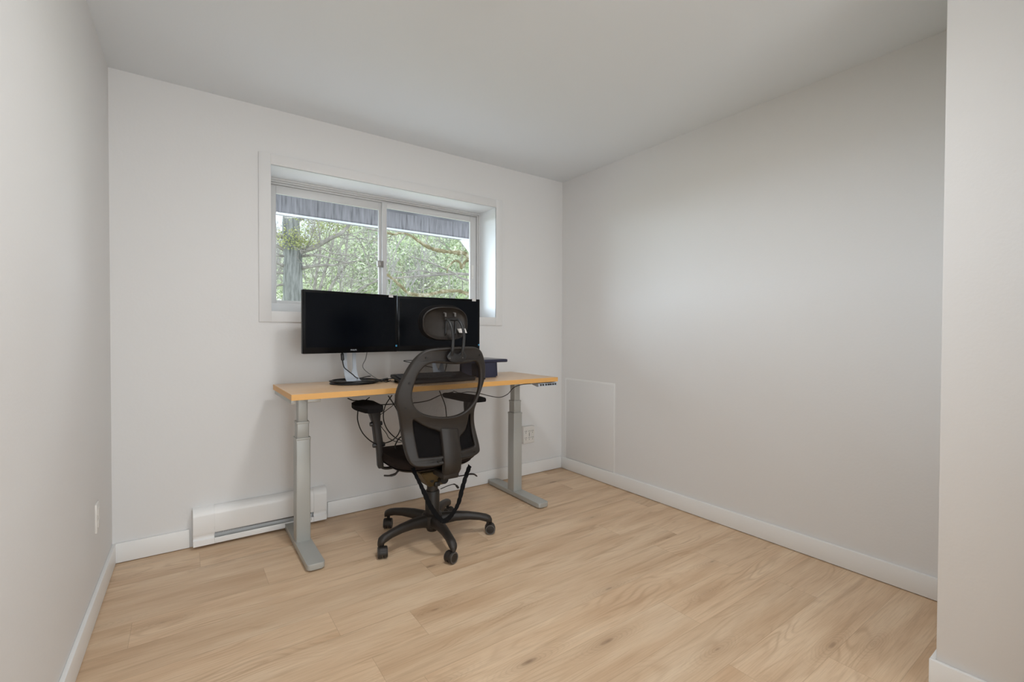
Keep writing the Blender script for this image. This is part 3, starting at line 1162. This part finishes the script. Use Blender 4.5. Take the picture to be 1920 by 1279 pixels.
# headrest
YH = 2.12
hr_c = at(838.5, 606.5, YH) - O
hroot = MB()
stad = []
for k in range(48):
    a = 2 * PI * k / 48
    ex = 2.6
    c_, s_ = math.cos(a), math.sin(a)
    stad.append((abs(c_) ** (2 / ex) * (1 if c_ > 0 else -1), abs(s_) ** (2 / ex) * (1 if s_ > 0 else -1)))


def hr_ring(rx, rz, dy, dx=0, dz=0):
    return [(hr_c.x + dx + x * rx, hr_c.y + dy + .9 * (x * rx) ** 2 * 1.2, hr_c.z + dz + z * rz) for x, z in stad]


shell = MB()
shell.loft([hr_ring(.122, .079, .012), hr_ring(.127, .084, .004), hr_ring(.1265, .0835, -.004), hr_ring(.1235, .0805, -.005), hr_ring(.119, .076, .004), hr_ring(.108, .066, .014), hr_ring(.09, .052, .021), hr_ring(.065, .036, .025), hr_ring(.035, .02, .027), hr_ring(.01, .006, .028)])
hs = shell.build('headrest_shell', M['chair'], ch, smooth=60)
pad = MB()
pad.loft([hr_ring(.02, .01, .034, 0, .004), hr_ring(.100, .058, .032, 0, .004), hr_ring(.124, .081, .014, 0, .003), hr_ring(.132, .092, .022, -.002, .004), hr_ring(.132, .092, .040, -.002, .004), hr_ring(.122, .082, .056, -.002, .004), hr_ring(.08, .05, .062, 0, .004), hr_ring(.01, .01, .064, 0, .004)])
pad.build('headrest_pad', M['fabric'], ch, smooth=60)
# adjuster slots, cross bar, sticker
for px_ in (834.5, 852.5):
    a = L3(at(px_ + 1, 588, YH - .004))
    c = L3(at(px_ + 1, 594, YH - .004))
    MB().tube([a + Vector((0, .018, .004)), a, c], [.004, .0052, .0052], 10).build('adjuster_pin', M['rim'], hs)
    a = L3(at(px_ + 2, 600, YH + .004))
    c = L3(at(px_ + 1, 626, YH + .008))
    MB().tube([a, c, c + Vector((0, -.003, -.002))], [.004, .004, .005], 8).build('adjuster_rail', M['black'], hs)
a, c = L3(at(833, 598.5, YH - .012)), L3(at(858, 599.5, YH - .012))
MB().tube([a, c], .0085, 10, flat=.8).build('pivot_bar', M['black'], ch)
st_ = MB()
c4 = [L3(at(x, y, YH + .0095)) for x, y in ((857, 616.5), (872, 616), (875.5, 624.5), (860.5, 624))]
vv = [st_.bm.verts.new(v + Vector((0, -.002, 0))) for v in c4]
vb = [st_.bm.verts.new(v) for v in c4]
st_.bm.faces.new(vv)
st_.bm.faces.new(vb[::-1])
for k in range(4):
    st_.bm.faces.new((vv[k], vb[k], vb[(k + 1) % 4], vv[(k + 1) % 4]))
tag(st_.build('headrest_label', M['label'], hs, smooth=0), 'white care label')
# two curved bars down to a bumped plate
hb = MB()
for path in (((838, 598, 2.105), (843, 604, 2.085), (847, 614, 2.070), (849.5, 628, 2.058), (849.5, 642, 2.052), (848.5, 656, 2.052), (847, 667, 2.060)),
             ((857, 598, 2.105), (863, 604, 2.085), (867.5, 614, 2.070), (870, 628, 2.058), (869.5, 642, 2.052), (868, 656, 2.052), (866, 667, 2.060))):
    pts = catmull([L3(at(x, y, Y)) for x, y, Y in path], 5)
    n_ = len(pts)
    hb.tube(pts, [.0068 + .0016 * (i / n_) for i in range(n_)], 10, flat=.75, up=(0, -1, 0))
hb.build('headrest_bracket', M['black'], ch)
pl_o = [(848, 655), (852, 661), (858, 664), (864, 661), (868, 655), (871, 660), (874, 667), (873, 673), (867, 678), (857, 680), (847, 679), (840, 674), (838.5, 668), (842, 663), (845, 659)]
pl_o = [((at(x, y, 2.06) - O).x, (at(x, y, 2.06) - O).z) for x, y in pl_o]
plate('headrest_plate', pl_o, [], .016, .004, M['black'], ch, lambda x, y, z: (x, 2.066 - CY + y, z), k=4)
for x, y in ((843.5, 672), (867.5, 671)):
    v = L3(at(x, y, 2.057))
    MB().lathe([(.0032, 0), (.0032, .003)], (v.x, v.y - .002, v.z), 12, 'Y').build('screw', M['rim'], ch)

# seat
mb = MB()
so = []
for k in range(56):
    a = 2 * PI * k / 56
    c_, s_ = math.cos(a), math.sin(a)
    so.append((abs(c_) ** (2 / 3.6) * (1 if c_ > 0 else -1), abs(s_) ** (2 / 3.6) * (1 if s_ > 0 else -1)))


def seat_ring(rx, ry, z, crown=0.0):
    return [(x * rx - .012, .065 + y * ry, .010 + z + crown * (x * x * .6 - .0) - (.018 * max(0, y) ** 3)) for x, y in so]


mb.loft([seat_ring(.20, .19, .418), seat_ring(.225, .220, .424), seat_ring(.240, .236, .438), seat_ring(.243, .240, .456), seat_ring(.236, .233, .472, .012), seat_ring(.20, .20, .477, .016), seat_ring(.10, .10, .474, .01), seat_ring(.01, .01, .472)])
mb.build('seat', M['seatfab'], ch, smooth=60)
mb = MB()
mb.loft([seat_ring(.14, .15, .402), seat_ring(.21, .20, .406), seat_ring(.225, .215, .4175)])
mb.build('seat_shell', M['chair'], ch, smooth=60)

# mechanism
b = MB()
b.loft([[(x, y, .300) for x, y in ((-.045, -.05), (.05, -.05), (.05, .06), (-.045, .06))],
        [(x, y, .330) for x, y in ((-.060, -.07), (.060, -.07), (.060, .10), (-.060, .10))],
        [(x, y, .365) for x, y in ((-.095, -.10), (.080, -.10), (.080, .14), (-.095, .14))],
        [(x, y, .402) for x, y in ((-.120, -.12), (.100, -.12), (.100, .16), (-.120, .16))]])
bmesh.ops.bevel(b.bm, geom=b.bm.edges[:], offset=.005, segments=2, affect='EDGES')
b.build('tilt_mechanism', M['chair2'], ch)
b = MB()
b.lathe([(.022, -.03), (.022, .05), (.012, .052)], (.012, -.095, .350), 20, 'Y')
b.lathe([(.010, -.006), (.010, .0)], (-.042, -.080, .345), 14, 'Y')
b.box(-.02, .01, -.078, -.05, .305, .33, bev=.004)
b.build('tension_knob', M['black'], ch)


def lever(pts, rs, flat=.5):
    MB().tube(catmull(pts, 5), [rs[min(int(i / 5), len(rs) - 1)] for i in range(5 * (len(pts) - 1) + 1)], 10, flat=flat, up=(0, 0, 1)).build('lever', M['chair'], ch)


lever([L3(at(x, y, Y)) for x, y, Y in ((775, 884, 2.26), (756, 881, 2.27), (747, 883, 2.275), (741, 889, 2.28), (731, 892, 2.285), (720, 892, 2.29))], [.006, .006, .010, .012, .009, .008])
lever([L3(at(x, y, Y)) for x, y, Y in ((860, 893, 2.27), (872, 891, 2.27), (882, 889, 2.27), (889, 889.5, 2.27), (894, 893, 2.27))], [.006, .008, .010, .009, .007])
lever([L3(at(x, y, Y)) for x, y, Y in ((826, 917, 2.27), (840, 911, 2.26), (851, 908, 2.26), (856, 911, 2.26), (859, 915, 2.26))], [.003, .003, .005, .009, .008], .7)

# armrests (mirror about the seat centre)
for sgn in (-1, 1):
    pc = Vector((sgn * .300, .115, .752))
    pts = [(-.394, .152), (-.412, .037), (-.400, -.095), (-.385, -.112), (-.330, -.112), (-.316, -.098), (-.290, -.03), (-.282, .078), (-.276, .185), (-.300, .236), (-.330, .232), (-.362, .195)]
    pp = [(p.x * (-sgn) - (.105 if sgn > 0 else 0), p.y + (.02 if sgn > 0 else 0)) for p in catmull([(x, y, 0) for x, y in pts], 4, True)]
    mb = MB()
    mb.prism(pp, pc.z - .013, pc.z + .008, bev=.006)
    mb.build('armrest_pad', M['fabric'], ch, smooth=50)
    # post
    prof = [(.300, .735, .034, .030), (.290, .70, .028, .026), (.283, .655, .020, .022), (.276, .60, .020, .022), (.268, .545, .021, .022)]
    rings = []
    for x, z, hx, hy in prof:
        rings.append([(sgn * x + px_, .10 + py_, z) for px_, py_ in rrect(-hx, hx, -hy, hy, .008, 3)])
    mb = MB()
    mb.loft(rings)
    mb.build('armrest_post', M['chair'], ch, smooth=50)
    mb = MB()
    rings = []
    for x, z, hx, hy in ((.269, .56, .015, .016), (.262, .49, .015, .016), (.258, .42, .015, .016), (.256, .405, .012, .014)):
        rings.append([(sgn * x + px_, .10 + py_, z) for px_, py_ in rrect(-hx, hx, -hy, hy, .006, 3)])
    mb.loft(rings)
    mb.tube(catmull([(sgn * .257, .10, .412), (sgn * .235, .10, .400), (sgn * .20, .10, .396), (sgn * .12, .10, .397)], 4), .013, 10, flat=.6)
    mb.build('armrest_bracket', M['chair'], ch, smooth=50)
    for z_, dx in ((.645, .024), (.53, .024)):
        MB().lathe([(.011, -dx - .008), (.013, -dx), (.013, -.015), (.013, .015), (.013, dx), (.011, dx + .008)], (sgn * (.281 if z_ > .6 else .266), .10, z_), 16, 'X').build('armrest_knob', M['black'], ch)

# webbing straps hanging in a long loop
pt = [(774, 878, 2.17), (780, 892, 2.14), (789, 910, 2.11), (798, 930, 2.08), (807, 949, 2.06), (817, 964, 2.055), (827, 975, 2.05), (833, 977, 2.05), (841, 972, 2.055), (851, 960, 2.06), (860, 942, 2.08), (867, 915, 2.11), (874, 892, 2.15), (881, 873, 2.18)]
c = catmull([L3(at(x, y, Y)) for x, y, Y in pt], 6)
rings = []
for i, p_ in enumerate(c):
    t_ = (c[min(i + 1, len(c) - 1)] - c[max(i - 1, 0)]).normalized()
    ta = math.sin(i / len(c) * 5 * PI) * .35 + .25
    side = t_.cross(Vector((0, -1, 0))).normalized()
    side = (side * math.cos(ta) + Vector((0, -1, 0)) * math.sin(ta)).normalized()
    nn = t_.cross(side).normalized()
    wd_ = .0115 + .0015 * math.sin(i * 2.1)
    rings.append([p_ + side * wd_ + nn * .0013, p_ + side * wd_ - nn * .0013, p_ - side * wd_ - nn * .0013, p_ - side * wd_ + nn * .0013])
MB().loft(rings).build('strap', M['strap'], ch)

# gas column
b = MB()
b.lathe([(.030, .100), (.039, .106), (.039, .258), (.036, .264), (.030, .264), (.030, .300), (.014, .305)], (0, 0, 0), 32)
b.build('gas_column', M['chair'], ch)
# star base: hub + five legs each with a caster
b = MB()
b.lathe([(.026, .042), (.030, .045), (.034, .062), (.056, .072), (.062, .105), (.056, .134), (.044, .142), (.038, .142)], (0, 0, 0), 36)
b.build('base_hub', M['chair'], ch)


def leg_mesh():
    prof = [(.030, .100, .036, .030), (.070, .108, .032, .028), (.13, .113, .026, .025), (.20, .110, .022, .022), (.26, .101, .020, .020), (.300, .090, .021, .021), (.322, .080, .020, .019), (.331, .070, .014, .010)]
    rings = []
    for r, z, hz, hw in prof:
        ring = []
        for k in range(14):
            a = 2 * PI * k / 14
            c_, s_ = math.cos(a), math.sin(a)
            ring.append((r, hw * abs(c_) ** .7 * (1 if c_ > 0 else -1), z + hz * abs(s_) ** .8 * (1 if s_ > 0 else -1)))
        rings.append(ring)
    return MB().loft(rings)


def caster_hood():
    b = MB()
    pts = []
    for k in range(13):
        a = math.radians(-10 + 200 * k / 12)
        pts.append((.0295 * math.cos(a), .0295 * math.sin(a) + .030))
    inner = [(x * .45, (z - .03) * .45 + .03) for x, z in pts[::-1]]
    ring = pts + inner
    b.loft([[(x, -.0055, z) for x, z in ring], [(x, .0055, z) for x, z in ring]])
    b.tube([(.012, 0, .052), (.012, 0, .075)], .009, 12)
    return b


leg0 = leg_mesh().build('leg', M['chair'], ch, smooth=60)
hood0 = caster_hood().build('caster_hood', M['chair'], leg0, smooth=40)
wheels = []
for s_ in (-1, 1):
    b = MB()
    b.lathe([(.004, s_ * .004), (.0285, s_ * .004), (.0290, s_ * .010), (.0285, s_ * .020), (.0255, s_ * .0235), (.0245, s_ * .0225), (.006, s_ * .0245)], (0, 0, .0292), 28, 'Y')
    wheels.append(b.build('wheel', M['chair'], leg0, smooth=40))
    b = MB()
    b.lathe([(.0243, s_ * .0226), (.0243, s_ * .0240), (.0262, s_ * .0240), (.0262, s_ * .0228)], (0, 0, .0292), 28, 'Y')
    wheels.append(b.build('wheel_rim', M['rim'], leg0, smooth=40))
angs = [-97, -25, 47, 119, 191]
cast = [20, 150, 110, 60, 75]
legs = [leg0]
for i in range(1, 5):
    o = leg0.copy()
    col.objects.link(o)
    o.parent = ch
    legs.append(o)
    for c_ in [hood0] + wheels:
        d = c_.copy()
        col.objects.link(d)
        d.parent = o
for i, o in enumerate(legs):
    o.rotation_euler = (0, 0, math.radians(angs[i]))
    kids = [k for k in bpy.data.objects if k.parent == o]
    ca = math.radians(cast[i] - angs[i])
    for k in kids:
        k.rotation_euler = (0, 0, ca)
        k.location = (.309 - .012 * math.cos(ca), -.012 * math.sin(ca), 0)

# ------------------------------------------------------------------ ceiling lamps (above and behind the viewer)
for i, (x, y) in enumerate(((.85, 1.18),)):
    lm = empty('ceiling_lamp', (x, y, ZC))
    tag(lm, 'round white flush ceiling lamp in the middle of the ceiling', 'lamp')
    b = MB()
    b.lathe([(.145, -.058), (.152, -.056), (.155, -.030), (.155, -.0005), (.145, -.0005)], (0, 0, 0), 48)
    b.bm.faces.ensure_lookup_table()
    bmesh.ops.delete(b.bm, geom=[f_ for f_ in b.bm.faces if len(f_.verts) > 4], context='FACES_ONLY')
    b.build('lamp_ring', M['lamp'], lm)
    b = MB()
    b.lathe([(.144, -.020), (.144, -.010)], (0, 0, 0), 48)
    b.build('lamp_base', M['lamp'], lm)

# ------------------------------------------------------------------ porch outside the window
pr = empty('porch_roof', (1.5, 4.6, 0))
tag(pr, 'weathered grey porch roof with beam and brace outside the window', 'porch')
b = MB()
b.box(-4.5, 6.5, 4.60, 4.68, 2.197, 2.37)
b.build('beam', M['beam'], pr, world=True, smooth=0)
b = MB()
b.box(-4.5, 6.5, 4.585, 4.60, 2.188, 2.203)
b.build('drip_edge', M['drip'], pr, world=True, smooth=0)
b = MB()
b.box(-4.5, 6.5, 4.20, 4.75, 2.54, 2.57)
b.build('soffit', M['soffit'], pr, world=True, smooth=0)
for k in range(13):
    x = -2.2 + k * .61
    MB().box(x, x + .04, 3.24, 4.60, 2.40, 2.54).build('rafter', M['beam'], pr, world=True, smooth=0)
MB().box(-4.5, 6.5, 4.60, 4.66, 2.37, 2.54).build('fascia', M['soffit'], pr, world=True, smooth=0)
b = MB()
b.loft([[(2.58, y, 2.20) for y in (4.60, 4.69)] + [(2.74, y, 2.20) for y in (4.69, 4.60)],
        [(3.24, y, 1.50) for y in (4.60, 4.69)] + [(3.24, y, 1.70) for y in (4.69, 4.60)]])
b.build('brace', M['drip'], pr, world=True, smooth=0)
MB().box(3.24, 3.38, 4.58, 4.72, -.30, 2.20).build('post', M['beam'], pr, world=True, smooth=0)

# ------------------------------------------------------------------ trees
g = MB()
g.box(-60, 80, 3.25, 60, -.4, -.3)
struct(g, 'ground', M['ground'], smooth=0)


struct(MB().box(-8, 9, 3.24, 7.2, -.3, -.26), 'bounce_slab', mat('pale_bounce', S(214, 212, 208), .9, bump=.3), smooth=0)  # unseen pale slab added to bounce light up to the window head


def twigs(mb, path, n, length, r, spread=1.0, depth=1, rng=random):
    for _ in range(n):
        i = rng.randrange(2, len(path) - 1)
        p0 = path[i]
        d = (path[i] - path[i - 1]).normalized()
        side = Vector((rng.uniform(-1, 1), rng.uniform(-.5, .5), rng.uniform(-.7, 1))) * spread
        d = (d + side).normalized()
        Lh = length * rng.uniform(.4, 1.1)
        pts = [p0]
        for s_ in range(5):
            d = (d + Vector((rng.uniform(-.3, .3), rng.uniform(-.2, .2), rng.uniform(-.2, .3)))).normalized()
            pts.append(pts[-1] + d * Lh / 5)
        mb.tube(pts, [r * (1 - .16 * k) for k in range(6)], 4, cap=False)
        if depth:
            twigs(mb, pts, 3, Lh * .55, r * .55, 1.0, depth - 1, rng)


def branch(root, px_pts, r0_, r1_, m, ntw=6, tl=.8, tr=.008, name='branch', wob=.0):
    pts = catmull([at(x, y, Y) for x, y, Y in px_pts], 5)
    n_ = len(pts)
    mb = MB()
    rs_ = [r0_ + (r1_ - r0_) * i / (n_ - 1) for i in range(n_)]
    if wob:
        rs_ = [r * (1 + wob * random.uniform(-1, 1)) for r in rs_]
    mb.tube(pts, rs_, 8)
    if ntw:
        twigs(mb, pts, ntw, tl, tr)
    return mb.build(name, m, root, world=True)


def c1(*pts):      # coordinates read in an enlarged view of the left pane
    return [(500 + x / 4.265, 300 + y / 4.265, Y) for x, y, Y in pts]


def c2(*pts):      # same for the right pane
    return [(700 + x / 4.919, 350 + y / 4.919, Y) for x, y, Y in pts]


TY = 9.0
ta, tb = at(549, 560, TY), at(547, 400, TY)
tree = empty('tree', (ta.x, TY, -.3))
tag(tree, 'thick grey-barked tree trunk with bare forking branches, close behind the left pane', 'tree')
mb = MB()
pts = [Vector((ta.x + .03, TY, -.35)), Vector((ta.x + .01, TY, .8)), at(550, 560, TY), at(549, 520, TY), at(549.5, 485, TY), at(547, 455, TY), at(546, 430, TY), at(546, 404, TY), at(548, 360, TY), at(552, 250, TY)]
rs_ = [.24, .185, .168, .160, .152, .158, .145, .140, .13, .10]
pts2 = catmull(pts, 4)
mb.tube(pts2, [rs_[min(i // 4, 9)] * (1 - (i % 4) / 4) + rs_[min(i // 4 + 1, 9)] * (i % 4) / 4 for i in range(len(pts2))], 16)
mb.build('trunk', M['bark'], tree, world=True, smooth=80)
branch(tree, c1((225, 765, 9), (300, 722, 8.9), (380, 700, 8.8), (450, 662, 8.7), (520, 622, 8.6), (590, 590, 8.5), (630, 552, 8.5), (662, 515, 8.5), (700, 440, 8.5)), .055, .022, M['twig'], 12, 1.0, .010)
branch(tree, c1((270, 868, 9), (340, 855, 8.8), (450, 842, 8.6), (540, 842, 8.5), (620, 822, 8.4), (720, 812, 8.4)), .034, .010, M['twig'], 9, .9, .008)
branch(tree, c1((270, 770, 9), (380, 762, 8.6), (450, 770, 8.4), (560, 800, 8.2), (660, 830, 8.1)), .026, .008, M['twig'], 8, .8, .007)
branch(tree, c1((160, 730, 9), (110, 700, 9), (60, 670, 9), (0, 600, 9)), .040, .02, M['twig'], 4, .6, .008)
branch(tree, c1((160, 862, 9), (110, 835, 9), (60, 815, 9)), .030, .02, M['twig'], 4, .6, .008)
branch(tree, c1((150, 770, 9), (100, 765, 9), (50, 770, 9)), .022, .015, M['twig'], 3, .6, .006)
branch(tree, c1((150, 620, 9), (100, 606, 9), (50, 600, 9)), .045, .03, M['twig'], 4, .6, .008)
branch(tree, c1((160, 1000, 9), (100, 1000, 9), (40, 1030, 9)), .024, .015, M['twig'], 4, .6, .006)
branch(tree, c1((160, 905, 9), (100, 905, 9), (50, 885, 9)), .024, .015, M['twig'], 4, .6, .006)
branch(tree, c1((250, 480, 9), (300, 462, 9), (360, 430, 9), (420, 380, 9)), .03, .015, M['twig'], 6, .7, .007)
# yellow-green leaf cluster on the trunk and fresh leaves above


def leaf_cloud(mb, c, r, n, size, rng=random, squash=(1, 1, 1)):
    for _ in range(n):
        while True:
            v = Vector((rng.uniform(-1, 1), rng.uniform(-1, 1), rng.uniform(-1, 1)))
            if v.length < 1:
                break
        p_ = Vector(c) + Vector((v.x * r * squash[0], v.y * r * squash[1], v.z * r * squash[2]))
        a = Vector((rng.uniform(-1, 1), rng.uniform(-1, 1), rng.uniform(-1, 1))).normalized()
        b_ = a.cross(Vector((rng.uniform(-1, 1), rng.uniform(-1, 1), rng.uniform(-1, 1)))).normalized()
        s_ = size * rng.uniform(.6, 1.3)
        q = [mb.bm.verts.new(p_ + a * s_), mb.bm.verts.new(p_ + b_ * s_ * .5), mb.bm.verts.new(p_ - a * s_), mb.bm.verts.new(p_ - b_ * s_ * .5)]
        mb.bm.faces.new(q)


lc = MB()
leaf_cloud(lc, at(547, 448, 8.75), .26, 420, .022, squash=(1.1, .6, .75))
leaf_cloud(lc, at(572, 452, 8.7), .20, 150, .020, squash=(1.3, .6, .5))
leaf_cloud(lc, at(600, 420, 8.6), .50, 260, .022, squash=(1.3, .6, .5))
leaf_cloud(lc, at(628, 424, 8.6), .30, 200, .022, squash=(1.2, .6, .4))
lc.build('leaves', M['leaf_a'], tree, world=True, smooth=0)

# thin tangled understorey tree behind the first
t2 = empty('tree', at(600, 620, 12) * 1)
t2.location.z = -.3
tag(t2, 'slender bare sapling with many crossing twigs, right of the thick trunk', 'tree')
MB().tube([(t2.location.x, 12, -.35), (t2.location.x + .02, 12, .5), at(600, 636, 12)], [.07, .06, .05], 8).build('trunk', M['twig'], t2, world=True)
for q in (((600, 640, 12), (598, 560, 12), (603, 530, 12), (615, 490, 12), (628, 440, 12), (640, 400, 12)),
          ((600, 600, 12), (612, 560, 12), (625, 530, 12), (645, 500, 12), (650, 460, 12), (655, 420, 12)),
          ((598, 600, 12), (590, 560, 12), (592, 520, 12), (600, 480, 12), (598, 430, 12), (590, 400, 12)),
          ((612, 600, 12), (640, 570, 12), (672, 545, 12), (700, 530, 12), (730, 520, 12))):
    branch(t2, q, .045, .016, M['twig'], 16, 1.5, .010)
branch(t2, c1((430, 700, 10), (520, 745, 10), (600, 760, 10), (700, 765, 10), (760, 810, 10), (820, 840, 10), (900, 872, 10)), .016, .008, M['twig'], 8, .8, .006, name='branch')
branch(t2, c1((660, 600, 10), (720, 620, 10), (770, 690, 10), (800, 760, 10), (900, 735, 10)), .014, .006, M['twig'], 7, .8, .006)
branch(t2, c1((800, 545, 10), (850, 560, 10), (905, 568, 10), (980, 590, 10)), .022, .012, M['twig'], 4, .6, .006)

# mossy tree whose trunk stands right of the view
tm = empty('tree', at(1010, 640, 6.6) * 1)
tm.location.z = -.3
tag(tm, 'mossy tree whose crooked limbs reach across the right pane', 'tree')
tx_ = at(1010, 640, 6.6).x
MB().tube([(tx_ + .05, 6.6, -.35), (tx_, 6.6, .9), (tx_ - .06, 6.6, 1.9), (tx_ - .02, 6.6, 3.2), (tx_ + .2, 6.6, 5)], [.2, .16, .14, .12, .07], 12).build('trunk', M['bark'], tm, world=True, smooth=80)
branch(tm, c2((1500, 700, 6.6), (1100, 690, 6.6), (940, 680, 6.6), (870, 645, 6.6), (840, 615, 6.6), (740, 605, 6.6), (650, 597, 6.6), (550, 575, 6.6), (480, 543, 6.6), (400, 490, 6.6), (330, 445, 6.6), (250, 425, 6.6), (200, 440, 6.6), (140, 430, 6.6), (60, 405, 6.6)),
       .042, .012, M['moss'], 10, .5, .005, wob=.28)
branch(tm, c2((900, 660, 6.6), (870, 680, 6.6), (845, 697, 6.6), (812, 755, 6.6), (806, 715, 6.6), (780, 688, 6.6), (750, 686, 6.6), (720, 710, 6.6), (690, 745, 6.6), (680, 798, 6.6)), .026, .010, M['moss'], 4, .3, .004, wob=.3)
branch(tm, c2((1400, 1100, 6.6), (1000, 1010, 6.6), (860, 985, 6.6), (780, 962, 6.6), (650, 967, 6.6), (540, 990, 6.6), (440, 1002, 6.6), (330, 985, 6.6), (270, 935, 6.6), (200, 868, 6.6), (130, 815, 6.6), (60, 770, 6.6)), .034, .016, M['moss'], 6, .5, .005, wob=.22)
branch(tm, c2((1500, 1000, 7), (870, 862, 7), (760, 808, 7), (640, 750, 7), (520, 700, 7), (400, 662, 7), (330, 640, 7)), .022, .008, M['twig'], 8, .6, .005)
branch(tm, c2((1500, 860, 7.2), (870, 810, 7.2), (770, 806, 7.2), (650, 810, 7.2), (520, 820, 7.2), (380, 830, 7.2), (250, 840, 7.2), (130, 852, 7.2), (20, 860, 7.2)), .026, .012, M['twig'], 7, .6, .005)
branch(tm, c2((660, 800, 7), (500, 790, 7), (440, 772, 7), (380, 775, 7), (280, 795, 7), (160, 770, 7)), .014, .008, M['twig'], 6, .5, .004)
branch(tm, c2((300, 440, 6.6), (240, 520, 6.6), (195, 620, 6.6), (150, 715, 6.6)), .012, .006, M['twig'], 3, .4, .004)
branch(tm, c2((690, 812, 7), (700, 850, 7), (670, 905, 7), (600, 935, 7)), .010, .005, M['twig'], 3, .3, .004)
branch(tm, c2((720, 590, 6.6), (640, 525, 6.6), (560, 480, 6.6)), .008, .004, M['twig'], 5, .4, .004)

# hillside behind, a knoll rising to the right
def hill_h(x, y):
    t_ = (y - 14) / 30
    q = x / y
    flank = max(0, min(1, (q + .02) / .12)) * max(0, min(1, (.86 - q) / .16))
    return max(0, min(1, t_)) ** .9 * (10.0 + 3.8 * max(-1.1, min(1, (q - .22) / .14))) * flank


def hill_z(x, y):
    return -.35 + hill_h(x, y)


hb_ = bmesh.new()
NXg, NYg = 110, 46
gv = []
for j in range(NYg):
    rowv = []
    for i in range(NXg):
        x = -45 + i * 1.35
        y = 14 + j * 1.5
        t_ = (y - 14) / 30
        z = -.35 + hill_h(x, y) + 1.0 * noise.noise(Vector((x * .18, y * .18, 0))) * min(1, t_ * 3) + .5 * noise.noise(Vector((x * .6, y * .6, 4))) * min(1, t_ * 3)
        rowv.append(hb_.verts.new((x, y, z)))
    gv.append(rowv)
for j in range(NYg - 1):
    for i in range(NXg - 1):
        hb_.faces.new((gv[j][i], gv[j][i + 1], gv[j + 1][i + 1], gv[j + 1][i]))
hm = MB()
hm.bm.free()
hm.bm = hb_
struct(hm, 'hillside', M['hill'], smooth=180)




# dense scrub and far woodland on the hill: nobody could count it
rg = random.Random(3)
for nm, mt, n_, sz, lab in (('hillside_foliage', 'leaf_b', 52000, .085, 'pale green woodland foliage covering the hillside'),
                            ('hillside_conifers', 'leaf_c', 16000, .085, 'darker green evergreen foliage in patches on the hillside')):
    mb = MB()
    cl = 420 if mt == 'leaf_b' else 90
    for _ in range(cl):
        y = rg.uniform(17, 42)
        x = y * rg.uniform(.06, .70)
        if mt == 'leaf_c' and x / y < .32:
            continue
        zz = hill_z(x, y)
        leaf_cloud(mb, (x, y, zz + rg.uniform(.3, 1.6)), rg.uniform(.7, 1.6), n_ // cl, sz, rg, (1, 1, 1.3))
    tag(mb.build(nm, M[mt], None, smooth=0), lab, 'foliage', kind='stuff')
mb = MB()
for _ in range(110):
    y = rg.uniform(15, 38)
    x = y * rg.uniform(.06, .70)
    zz = hill_z(x, y)
    h_ = rg.uniform(2.2, 4.2)
    lean = Vector((rg.uniform(-.25, .25), 0, 1)).normalized()
    p0 = Vector((x, y, zz - .3))
    pts = [p0 + lean * h_ * k / 5 + Vector((rg.uniform(-.1, .1), 0, 0)) for k in range(6)]
    mb.tube(pts, [.035 * (1 - .15 * k) for k in range(6)], 4, cap=False)
    twigs(mb, pts, 9, 1.5, .014, 1.0, 1, rg)
tag(mb.build('bare_undergrowth', M['bare'], None, smooth=0), 'pale leafless saplings crowding the hillside', 'undergrowth', kind='stuff')

bpy.context.view_layer.update()
